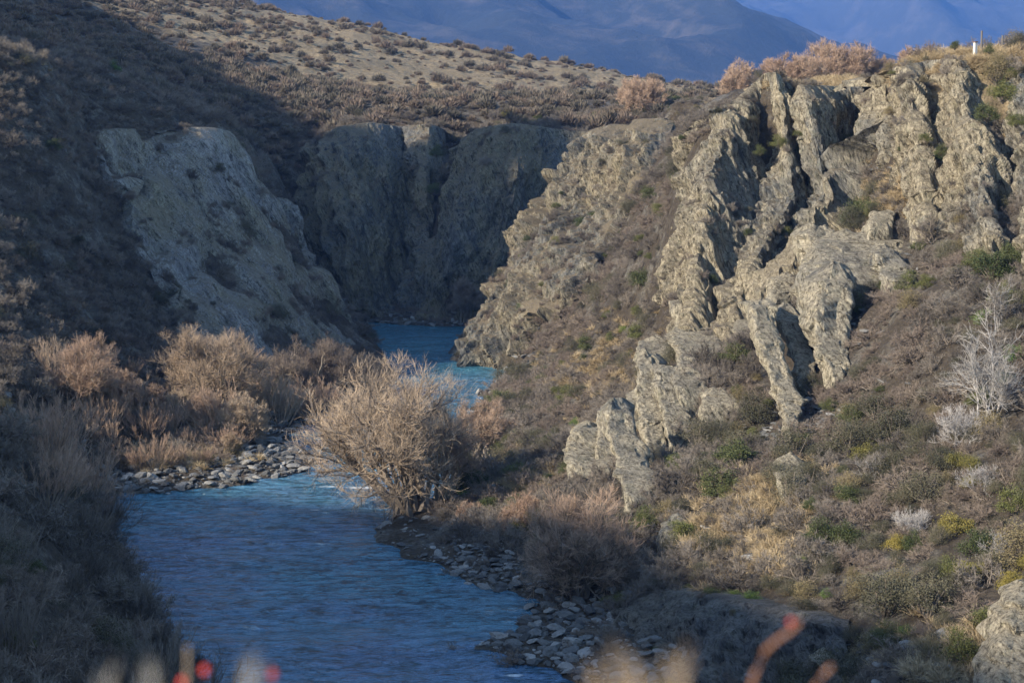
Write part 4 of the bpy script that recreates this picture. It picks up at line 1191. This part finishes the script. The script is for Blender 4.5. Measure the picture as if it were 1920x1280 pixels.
plant_px(willow, 1868, 1050, 80, 60, 64, "crooked white dead stem in front of the yellow shrub", name="dead_tree", cat="dead tree", trunks=4, barkm=M_dead, thick=0.4, tw=0.8, twigm=M_dead, dens=0.12, low=0.3)
plant_px(willow, 1640, 900, 80, 80, 65, "leafless grey sapling in the middle of the brown shrubs", name="dead_tree", cat="dead tree", trunks=5, barkm=M_dead, thick=0.4, tw=0.8, twigm=M_greytwig, dens=0.4, low=0.1)
plant_px(willow, 1872, 620, 120, 60, 66, "thin pale leafless sapling below the olive evergreens", name="dead_tree", cat="dead tree", trunks=4, barkm=M_dead, thick=0.4, tw=0.8, twigm=M_greytwig, dens=0.4, low=0.05)

# evergreen and other leafy shrubs seen one by one: px, py of the base, radius in px, kind, distance or None
EG = [(1860, 520, 42, 0, 0), (1895, 500, 38, 0, 0), (1830, 500, 30, 0, 0), (1880, 575, 34, 0, 0), (1700, 545, 30, 0, 0), (1738, 540, 22, 0, 0), (1660, 545, 20, 0, 0), (1535, 1015, 32, 0, 0), (1585, 1020, 34, 0, 0), (1680, 1030, 26, 2, 0), (1715, 1035, 28, 0, 0),
      (1790, 1000, 40, 2, 0), (1835, 1040, 40, 0, 0), (1780, 1080, 30, 0, 0), (1375, 1128, 20, 1, 0), (1408, 1132, 22, 1, 0), (1335, 1125, 26, 0, 0), (1172, 1138, 30, 0, 0), (1500, 1062, 18, 1, 0), (1442, 1172, 11, 1, 0), (1362, 935, 20, 0, 0), (1900, 1110, 34, 2, 0), (1930, 1070, 30, 2, 0),
      (1850, 610, 26, 1, 0), (1905, 680, 30, 1, 0), (1885, 720, 22, 1, 0), (1170, 625, 14, 1, 0), (972, 585, 13, 1, 252), (1100, 655, 22, 0, 0), (1145, 640, 16, 0, 0), (885, 868, 22, 0, 0), (930, 845, 20, 0, 0), (868, 935, 18, 1, 0), (890, 975, 16, 0, 0), (1030, 905, 16, 0, 0),
      (818, 293, 16, 0, 317), (812, 362, 18, 0, 314), (212, 135, 18, 1, 0), (100, 280, 20, 0, 0), (60, 1075, 28, 0, 0), (215, 1110, 22, 0, 0), (30, 1220, 40, 0, 0), (190, 1010, 20, 0, 0), (1460, 275, 18, 0, 199), (1425, 290, 14, 0, 200), (1880, 190, 30, 0, 164), (1850, 225, 26, 0, 166), (1905, 235, 24, 0, 162),
      (1765, 290, 16, 0, 172), (1735, 265, 14, 0, 175), (1700, 1195, 24, 1, 0), (1645, 1205, 20, 1, 0), (1610, 1120, 40, 3, 0), (1690, 1110, 40, 3, 0), (1800, 1240, 44, 0, 0), (1740, 1230, 30, 3, 0), (1890, 1280, 22, 2, 0), (1860, 1190, 44, 0, 0), (1550, 1120, 14, 1, 0), (1290, 1110, 14, 0, 0), (1440, 760, 14, 0, 0),
      (1820, 880, 26, 2, 0), (1905, 960, 40, 0, 0), (1660, 880, 20, 0, 0), (1080, 800, 14, 1, 0), (950, 225, 16, 2, 345), (975, 222, 13, 2, 345), (790, 22, 0, 0, 0), (1505, 830, 18, 1, 0), (1790, 92, 12, 0, 172), (1855, 100, 12, 0, 172)]
EGLAB = {0: "dark olive shrub", 1: "bright green leafy shrub", 2: "yellow-green leafy shrub", 3: "khaki half-leafy shrub"}
def where(px, py):
    """what a plant stands by, from its place in the scene"""
    if py < 240 and 880 < px < 1300: return "on the far rim above the buttress"
    if py < 240 and px > 1300: return "on the crag top near the fence posts" if px > 1700 else "on the flat crag top"
    if px < 420 and py < 300: return "on the lit rim above the grey bluff"
    if px < 420 and py < 620: return "on the steep slope beside the grey bluff"
    if px < 700 and py < 730: return "growing in cracks of the grey bluff"
    if px < 620 and py < 930 and px > 120: return "among the willows behind the stony beach"
    if px < 420: return "on the shaded near bank leaning over the river"
    if px < 860 and py < 620: return "clinging to the shaded far cliff"
    if py < 620 and px < 1110: return "on the rocky headland"
    if px < 1230 and py < 720: return "on the slope between headland and crag"
    if px < 1240 and py < 950: return "on the tawny slope above the big willow"
    if px < 1300: return "behind the wide shaded willow shrub"
    if py > 1090 and px < 1620: return "on top of the dark rock wall"
    if py > 1090: return "on the lower slope by the pointed pale rock"
    if py < 480 and px < 1660: return "on the ledges of the big crag"
    if py < 430: return "on the slabby crag below the fence posts"
    if py < 700 and px > 1620: return "below the slabby crag and flat slab outcrop"
    if px < 1560 and py < 880: return "around the cream fin and pillar outcrops"
    if py < 940: return "on the shrub slope around the dead trees"
    return "on the scree slope above the dark rock wall" if px < 1500 else "around the small white dead bush"
KH = [leafy_mesh(165, [M_bark, twig_mat("khaki_leaves", [(0.13, 0.11, 0.06), (0.20, 0.165, 0.085)], 0.8, 0.5)], 5000, 0.048)]
def make_evergreens():
    r = np.random.default_rng(5)
    cnt = {}
    rows = []
    for (px, py, rad, kd, d) in EG:
        if rad == 0: continue
        dd = d or hit(px, py)
        p = unp(px, py, dd)
        R = rad * dd / F
        m = [EVER, BRIGHT, YELL, KH][kd]
        w = "%s %s" % (EGLAB[kd], where(px, py))
        rows.append((p, R, m[int(r.integers(len(m)))], w, px, py, rad, kd))
        cnt.setdefault(w, []).append(len(rows) - 1)
    for i, (p, R, m, w, px, py, rad, kd) in enumerate(rows):
        same = cnt[w]
        if len(same) > 1:
            rk = sorted(same, key=lambda j: -rows[j][6]).index(i)
            rows_y = sorted(same, key=lambda j: rows[j][5])
            if len(same) == 2: w2 = ("larger " if rk == 0 else "smaller ") + w
            else: w2 = ["topmost ", "second from the top, ", "third from the top, ", "fourth from the top, ", "fifth from the top, ", "sixth from the top, ", "seventh from the top, "][rows_y.index(i) % 7] + w
        else: w2 = w
        o = add_obj("evergreen_shrub", m)
        o.location = p - np.array([0, 0, 0.15 * R])
        o.rotation_euler = (0, 0, r.uniform(0, 6.28))
        o.scale = (R * 1.05, R * 1.05, R * r.uniform(0.95, 1.25))
        tag(o, label=w2, cat="evergreen shrub", group="leafy shrubs on the banks")
make_evergreens()

EGP = np.array([(e[0], e[1] - e[2] * 0.5, e[2]) for e in EG])
ROCKPX = [(1440, 330, 130, 190), (1320, 450, 60, 190), (1760, 250, 110, 150), (1565, 630, 40, 105), (1460, 710, 36, 125), (1610, 490, 105, 60), (1190, 855, 48, 95), (1110, 850, 48, 60), (1245, 775, 50, 85), (1350, 1200, 200, 80), (1900, 1190, 50, 110)]
def make_shrubs():
    r = np.random.default_rng(23)
    P, K, S = [], [], []
    # big plants first, smaller ones in the gaps
    cell, sel = {}, []
    for (R0, R1, tries, gap) in ((2.1, 2.9, 2600, 0.95), (1.6, 2.1, 5000, 0.85), (1.2, 1.6, 12000, 0.78), (0.8, 1.2, 30000, 0.72), (0.5, 0.8, 30000, 0.85)):
        yy = np.sqrt(r.uniform(62 ** 2, 345 ** 2, tries)); xx = r.uniform(-1, 1, tries) * (0.285 * yy + 5); rr = r.uniform(R0, R1, tries)
        for x_, y_, R_ in zip(xx, yy, rr):
            if R1 < 1 and y_ > 260: continue
            if R0 > 2 and (y_ > 210 or (x_ > 0 and y_ > 185)): continue
            gx, gy = int(x_ // 3), int(y_ // 3)
            ok = True
            for a in (-2, -1, 0, 1, 2):
                for b in (-2, -1, 0, 1, 2):
                    for (qx, qy, qr) in cell.get((gx + a, gy + b), ()):
                        if (qx - x_) ** 2 + (qy - y_) ** 2 < (gap * 0.5 * (qr + R_) * 0.92) ** 2: ok = False; break
                    if not ok: break
                if not ok: break
            if ok:
                cell.setdefault((gx, gy), []).append((x_, y_, R_)); sel.append((x_, y_, 0.0, R_))
    for _ in range(2600):          # thick growth on the shaded near bank
        y_ = r.uniform(66, 152); x_ = r.uniform(-48, -12); R_ = r.uniform(1.1, 2.4)
        if all((q[0] - x_) ** 2 + (q[1] - y_) ** 2 > 1.5 for q in cell.get((int(x_ // 3), int(y_ // 3)), ())):
            cell.setdefault((int(x_ // 3), int(y_ // 3)), []).append((x_, y_, R_)); sel.append((x_, y_, 0.0, R_))
    sel = np.array(sel)
    P.append(sel[:, :3]); S.append(sel[:, 3] * 0.92)
    P = np.concatenate(P); S = np.concatenate(S)
    P[:, 2] = ground_h(P[:, 0], P[:, 1])
    sd = river_sd(P[:, 0], P[:, 1])
    px, py = proj(P)
    u = r.uniform(size=len(P))
    dens = np.ones(len(P)) * 0.92
    dens = np.where(sd < 1.2, 0, dens)
    dens = np.where((P[:, 0] < -10) & (P[:, 1] < 168) & (P[:, 1] > 96) & (sd > -0.1), 1.0, dens)
    x, y = P[:, 0], P[:, 1]
    shore = (x > -14) & (y < 163) & (y > 100)
    dens = np.where(shore & (sd < 4.5), 0.05, dens)
    dens = np.where((y > 163) & (y < 200) & (sd < 6) & (px < 640), 0.03, dens)
    dens = np.where((y > 240) & (sd < 3), 0.1, dens)
    dens = np.where((y > 222) & (sd < 7) & (px > 600) & (px < 780), 0.0, dens)
    for (cx, cy, rx, ry) in ROCKPX:
        m = ((px - cx) / rx) ** 2 + ((py - cy) / ry) ** 2 < 1
        dens = np.where(m, 0.02 if cx == 1350 else 0.10, dens)
    m = ((px - 1390) / 100) ** 2 + ((py - 1000) / 75) ** 2 < 1
    dens = np.where(m, 0.3, dens)
    dens = np.where((px > 200) & (px < 700) & (py > 240) & (py < 690) & (y > 222) & (px > 0.5 * (py - 240) + 180), 0.35, dens)   # bare bluff faces
    dens = np.where((py < 190) & (px > 1300) & (y < 260), 0.3, dens)
    dens = np.where((py < 215) & (px > 1330) & (px < 1690) & (y > 206), 0.0, dens)
    dens = np.where((py < 125) & (px > 1805) & (px < 1900), 0.12, dens)
    for (cx, cy, rr) in EGP:
        m = (px - cx) ** 2 + (py - 10 - cy) ** 2 < (rr * 0.8) ** 2
        dens = np.where(m, 0, dens)
    S = np.where((py < 215) & (px > 1250) & (y > 200), S * 0.55, S)
    clump = fbm(P / 6.0, 3, 77)
    keep = (u < dens * np.clip(0.95 + clump * 0.35, 0, 1))
    P, S, sd, px, py, clump = [q[keep] for q in (P, S, sd, px, py, clump)]
    # shrubs rooted on the ledges of the cliffs
    for key, frac, ss in (("bluff", 0.016, 1.1), ("back", 0.008, 1.1), ("buttress", 0.007, 1.1), ("headland", 0.024, 0.95), ("crag", 0.0030, 0.75), ("upper_crag", 0.0040, 0.8), ("shore_wall", 0.0012, 0.4)):
        V, N = SURF[key]
        Vv = V.reshape(-1, 3)
        up = np.clip(unit(np.cross(np.gradient(V, axis=1), np.gradient(V, axis=0)))[..., 2].ravel(), -1, 1)
        up = np.abs(up)
        pr = frac * np.clip((up - 0.15) * 2.2, 0.15, 1) * np.clip(1 + 1.3 * vnoise(Vv / 5.0, 13), 0, 3)
        sel = r.uniform(size=len(Vv)) < pr
        q = Vv[sel]
        qx, qy = proj(q)
        a = (river_sd(q[:, 0], q[:, 1]) > 1) & (q[:, 2] > 0.5)
        if key == "bluff":
            bd = vnoise(foliation(q, 0.75) / [3.2, 3.2, 16.0], 91)
            a &= (bd > 0.18) | (qx < 0.5 * (qy - 240) + 200 + 40 * r.normal(size=len(qx))) | (r.uniform(size=len(qx)) < 0.06)
        q, qx, qy = q[a], qx[a], qy[a]
        P = np.concatenate([P, q]); S = np.concatenate([S, r.uniform(0.45, 1.15, len(q)) * ss])
        sd = np.concatenate([sd, np.full(len(q), 9.0)]); px = np.concatenate([px, qx]); py = np.concatenate([py, qy]); clump = np.concatenate([clump, np.zeros(len(q))])
    n = len(P)
    redn = fbm(P / 13.0, 3, 88) + 0.35 * vnoise(P / 3.0, 5)
    redz = np.zeros(n)
    redz += 0.45 * ((px > 860) & (px < 1260) & (py > 540) & (py < 960))
    redz += 0.25 * ((px > 1450) & (px < 1720) & (py > 320) & (py < 480))
    redz += 0.3 * ((px < 420) & (P[:, 1] < 168))
    isred = (redn + redz) > 0.38
    kind = np.where(isred, 5 + r.integers(0, 3, n), r.integers(0, 5, n))
    e = r.uniform(size=n)
    kind = np.where((e < 0.05) & (px > 850), 8 + r.integers(0, 4, n), kind)
    mz = 0.06 + 0.08 * (px > 1200) + 0.25 * ((px > 1450) & (py > 820)) - 0.08 * (px < 400) + 0.25 * vnoise(P / 9.0, 19)
    kind = np.where(r.uniform(size=n) < mz, 18 + r.integers(0, 3, n), kind)
    kind = np.where((e > 0.965) & (px > 1200), 12, kind)
    kind = np.where((e > 0.90) & (px > 1560) & (py > 850), 12, kind)
    kind = np.where((e > 0.975) & (px > 1600) & (py > 850), 21, kind)
    up = (px > 80) & (px < 620) & (py > 700) & (py < 880) & (r.uniform(size=n) < 0.15)
    kind = np.where(up, 13 + r.integers(0, 5, n), kind)
    kind = np.where((px < 420) & (py > 1000) & (P[:, 1] < 150) & (r.uniform(size=n) < 0.1), 21 + r.integers(1, 3, n), kind)
    kind = np.where((px > 80) & (px < 260) & (py > 800) & (py < 980) & (r.uniform(size=n) < 0.25), 16 + r.integers(0, 2, n), kind)
    M = GREY + RED + EVER + KH + UPR + UPO + MATA + YELL[:1] + UPG
    rot = np.stack([r.normal(0, 0.12, n), r.normal(0, 0.12, n), r.uniform(0, 6.28, n)], -1)
    scl = S[:, None] * np.stack([np.ones(n), r.uniform(0.85, 1.15, n), r.uniform(0.75, 1.15, n)], -1)
    P = P - np.array([0, 0, 1.0]) * (0.12 * S)[:, None]
    # the ones that show largest become objects of their own
    vis = (px > -10) & (px < 1930) & (py > 0) & (py < 1330)
    app = np.where(vis, S / P[:, 1], -1)
    o = np.argsort(-app)
    single, rest = o[:290], o[290:]
    pxs, pys = px, py
    def lab(p, k):
        j = single[k]
        w = where(pxs[j], pys[j])
        nm = "grey-brown leafless shrub" if kind[j] < 5 else "reddish leafless shrub" if kind[j] < 8 else "dull green small-leaved shrub" if kind[j] < 12 else "khaki half-leafy shrub" if kind[j] == 12 else "upright leafless willow shrub" if kind[j] < 18 else "olive-grey small-leaved shrub" if kind[j] < 21 else "yellow-green leafy bush" if kind[j] == 21 else "thicket of upright grey rods"
        return nm + " growing wild " + w, nm + "s " + w
    copies(M, P[single], rot[single], scl[single], kind[single], "bare_shrub", lab, "shrub")
    scatter_stuff("shrubbery", M, P[rest], rot[rest], scl[rest], kind[rest], "dense leafless scrub covering both banks of the gorge", "scrub")
    print("shrubs", n)
make_shrubs()

def make_far():
    r = np.random.default_rng(31)
    P, S = [], []
    for (y0, y1, cell) in ((320, 420, 2.4), (420, 620, 2.7)):
        for yy in np.arange(y0, y1, cell):
            hw = 0.29 * yy
            xs = np.arange(-hw, 0.3 * yy, cell)
            P.append(np.stack([xs + r.uniform(-0.5, 0.5, len(xs)) * cell, yy + r.uniform(-0.5, 0.5, len(xs)) * cell, 0 * xs], -1))
            S.append(0.5 + 1.4 * r.uniform(size=len(xs)) ** 1.6)
    yy = np.sqrt(r.uniform(330 ** 2, 620 ** 2, 9000))
    P.append(np.stack([r.uniform(-0.29, 0.25, 9000) * yy, yy, 0 * yy], -1)); S.append(r.uniform(0.3, 0.7, 9000))
    P = np.concatenate(P); S = np.concatenate(S)
    P[:, 2] = ground_h(P[:, 0], P[:, 1])
    px, py = proj(P)
    u = r.uniform(size=len(P))
    # dense scrub low and to the left, open tan grass higher up
    line = np.interp(px, [0, 300, 600, 900, 1200, 1500], [40, 95, 160, 185, 200, 215])
    dense = np.clip((py - line) / 40 + 0.55, 0, 1)
    thin = 0.30 + 0.5 * np.clip((620 - px) / 350, 0, 1)
    cl = np.clip(0.5 + 0.9 * fbm(P / 16.0, 3, 61), 0.1, 1.6)
    keep = u < np.maximum(dense * 0.95, thin * cl)
    keep &= (py > -40) & (river_sd(P[:, 0], P[:, 1]) > 3)
    P, S = P[keep], S[keep]
    n = len(P)
    rot = np.stack([0 * S, 0 * S, r.uniform(0, 6.28, n)], -1)
    scl = (S * 1.15)[:, None] * np.stack([np.ones(n), np.ones(n), r.uniform(0.7, 1.1, n)], -1)
    scatter_stuff("hillside_scrub", FAR, P, rot, scl, r.integers(0, 5, n), "scattered dark shrubs over the far sunlit hillside", "scrub")
    print("far", n)
    # dead grass tussocks
    P = []
    for (cx, cy, rx, ry, cnt) in ((1540, 156, 120, 12, 320), (1800, 110, 150, 22, 900), (1700, 125, 90, 22, 350), (1390, 1000, 110, 90, 450), (1430, 930, 100, 50, 150), (1150, 700, 120, 120, 300), (980, 900, 60, 60, 120), (60, 100, 90, 30, 60), (330, 860, 120, 20, 180), (1780, 1230, 120, 60, 140), (1650, 360, 70, 60, 160)):
        for _ in range(cnt):
            qx, qy = r.normal(cx, rx * 0.5), r.normal(cy, ry * 0.5)
            d = hit(qx, qy, 80, 300)
            if d < 290: P.append(unp(qx, qy, d))
    P = np.array(P); n = len(P)
    s = r.uniform(0.6, 1.5, n)
    rot = np.stack([0 * s, 0 * s, r.uniform(0, 6.28, n)], -1)
    scatter_stuff("grass", TUS, P, rot, np.repeat((s * 1.1)[:, None], 3, 1), r.integers(0, 3, n), "tawny dead grass tussocks on ledges and open slopes", "grass")
make_far()
# ------------------------------------------------------------------ posts on the crag top
M_post = NT("weathered_post"); M_post.b.inputs["Base Color"].default_value = (0.13, 0.12, 0.11, 1); M_post = M_post.m
M_white = NT("white_paint"); M_white.b.inputs["Base Color"].default_value = (0.5, 0.49, 0.46, 1); M_white = M_white.m
M_cap = NT("dark_cap"); M_cap.b.inputs["Base Color"].default_value = (0.12, 0.08, 0.06, 1); M_cap = M_cap.m
def tube_obj(name, pts, rad, mat, sides=8, parent=None):
    g = Geo()
    S = np.array(pts, float)[None]
    g.tubes(S, rad, rad * 0.96, sides, 0)
    V = g.V[0]; K = len(pts)
    me = bpy.data.meshes.new(name)
    faces = [tuple(f) for f in g.F[0]] + [tuple(range(sides))[::-1], tuple(range((K - 1) * sides, K * sides))]
    me.from_pydata([tuple(v) for v in V], [], faces)
    me.materials.append(mat)
    return add_obj(name, me, parent)
def ground_at(px, d):
    x = (px - 960) / F * d
    return np.array([x, d, float(ground_h([x], [d])[0])])
for px, pyt, lab in ((1841, 58, "taller dark fence post on the crag top beside the white marker"), (1880, 67, "shorter dark fence post on the crag top apart from the marker")):
    d = 189.0
    top = unp(px, pyt, d)
    b = unp(px, 96, d)
    o = tube_obj("fence_post", [(0, 0, -0.5), (0, 0, (top[2] - b[2]) * 0.5), (0, 0, top[2] - b[2])], 0.10, M_post)
    o.location = (top[0], d, b[2])
    tag(o, label=lab, cat="fence post")
d = 186.0
top = unp(1829, 78, d); b = unp(1829, 100, d)
hh = top[2] - b[2]
def box_mesh(name, sx, sy, z0, z1, mat, tp=1.0):
    me = bpy.data.meshes.new(name)
    v = [(a * sx * (tp if z == z1 else 1), c * sy * (tp if z == z1 else 1), z) for z in (z0, z1) for a, c in ((-1, -1), (1, -1), (1, 1), (-1, 1))]
    me.from_pydata(v, [], [(3, 2, 1, 0), (4, 5, 6, 7), (0, 1, 5, 4), (1, 2, 6, 5), (2, 3, 7, 6), (3, 0, 4, 7)])
    me.materials.append(mat)
    return me
o = add_obj("marker_post", box_mesh("marker_post", 0.15, 0.15, -0.5, hh - 0.1, M_white, 0.94))
o.location = (top[0], d, b[2]); o.rotation_euler = (0, 0, 0.5)
tag(o, label="stubby white marker post with a dark cap on the crag top", cat="marker post")
add_obj("cap", box_mesh("cap", 0.2, 0.2, hh - 0.097, hh, M_cap, 0.9), o)

# ------------------------------------------------------------------ out-of-focus stems right in front of the lens
M_straw = NT("straw"); M_straw.b.inputs["Base Color"].default_value = (0.52, 0.40, 0.27, 1); M_straw = M_straw.m
M_pale = NT("pale_seed"); M_pale.b.inputs["Base Color"].default_value = (0.50, 0.47, 0.42, 1); M_pale = M_pale.m
M_stem = NT("brier_bark"); M_stem.b.inputs["Base Color"].default_value = (0.22, 0.115, 0.075, 1); M_stem = M_stem.m
M_hip = NT("rose_hip"); M_hip.b.inputs["Base Color"].default_value = (0.55, 0.05, 0.03, 1); M_hip.b.inputs["Roughness"].default_value = 0.35; M_hip = M_hip.m
def ball(name, c, rr, mat, parent=None, st=1.0):
    V, Fc = ico(2)
    o = add_obj(name, mesh_np(name, V * np.array([rr, rr, rr * st]), Fc, [mat], smooth=True), parent)
    o.location = c
    return o
def stem_to(px, py, d, name, lab, cat, mat, rad, hips=(), lean=0.0, head=None, group=None):
    tip = unp(px, py, d)
    x0 = tip[0] - lean
    g = float(ground_h([x0], [d])[0])
    K = 7
    t = np.linspace(0, 1, K)
    pts = np.stack([-lean + lean * t ** 1.6 , 0.05 * np.sin(t * 5), (g - tip[2] - 0.05) * (1 - t)], -1)
    o = tube_obj(name, pts, rad, mat, 6)
    o.location = tip
    tag(o, label=lab, cat=cat, group=group)
    if head:
        r = np.random.default_rng(int(px))
        gg = Geo()
        n = 34
        head = head * 0.75
        z = r.uniform(-head, 0.0, n)
        S = strands(r, np.stack([0 * z, 0 * z, z], -1), unit(np.stack([r.normal(0, 0.35, n), r.normal(0, 0.35, n), np.ones(n)], -1)), r.uniform(0.010, 0.028, n), 3, 0.1, 0.0)
        gg.ribbons(r, S, 0.0016, 0, 0.3)
        add_obj("seed_head", gg.mesh("seed_head", [mat]), o)
    for (hx, hy) in hips:
        c = unp(hx, hy, d) - tip
        ball("rose_hip", c, 0.0062, M_hip, o, 1.2)
    return o
stem_to(362, 1195, 2.8, "brier_stem", "blurred brier stem carrying two red hips low over the river", "brier", M_straw, 0.0016, hips=((385, 1256), (343, 1278)), lean=0.03)
stem_to(515, 1225, 2.8, "brier_stem", "blurred brier stem with one red hip alone over the water", "brier", M_stem, 0.0014, hips=((512, 1264),), lean=-0.02)
stem_to(283, 1254, 1.7, "grass_stem", "blurred pale grass head in front of the dark near bank", "grass stem", M_pale, 0.0012, head=0.09, lean=0.01)
stem_to(200, 1274, 1.7, "grass_stem", "fainter blurred grass head at the very bottom of the dark bank", "grass stem", M_pale, 0.0012, head=0.06)
stem_to(470, 1262, 1.5, "grass_stem", "thin blurred grass stem rising over open water", "grass stem", M_pale, 0.0012, head=0.05, lean=-0.02)
for k, (px, py) in enumerate([(1120, 1266), (1160, 1252), (1185, 1242), (1215, 1258), (1248, 1262), (1272, 1250)]):
    stem_to(px, py, 1.6, "grass_stem", ["first", "second", "third", "fourth", "fifth", "sixth"][k] + " from the water in the row of blurred straw-coloured grass heads by the boulders", "grass stem", M_straw, 0.0013, head=0.09, lean=0.02 * (-1) ** k, group="straw grass heads by the boulders")
# thick brown brier cane at the bottom
d = 2.8
pts_px = [(1402, 1310), (1416, 1262), (1436, 1218), (1462, 1196), (1484, 1182), (1500, 1164)]
base = unp(1398, 1310, d)
pts = [unp(*p, d) - base for p in pts_px]
g0 = float(ground_h([base[0]], [d])[0])
pts = [np.array([-0.02, 0, g0 - base[2] - 0.05])] + pts
o = tube_obj("brier_stem", pts, 0.0036, M_stem, 8)
o.location = base
tag(o, label="thick rusty brier cane bending upward in front of the shore wall", cat="brier")
ball("rose_hip", unp(1484, 1166, d) - base, 0.004, M_hip, o, 1.2)
base = unp(1520, 1300, d)
g0 = float(ground_h([base[0]], [d])[0])
o = tube_obj("brier_stem", [np.array([0, 0, g0 - base[2] - 0.05]), unp(1528, 1285, d) - base, unp(1548, 1260, d) - base, unp(1560, 1248, d) - base], 0.0036, M_stem, 8)
o.location = base
tag(o, label="stub of rusty brier cane at the bottom by the pale slabs", cat="brier")
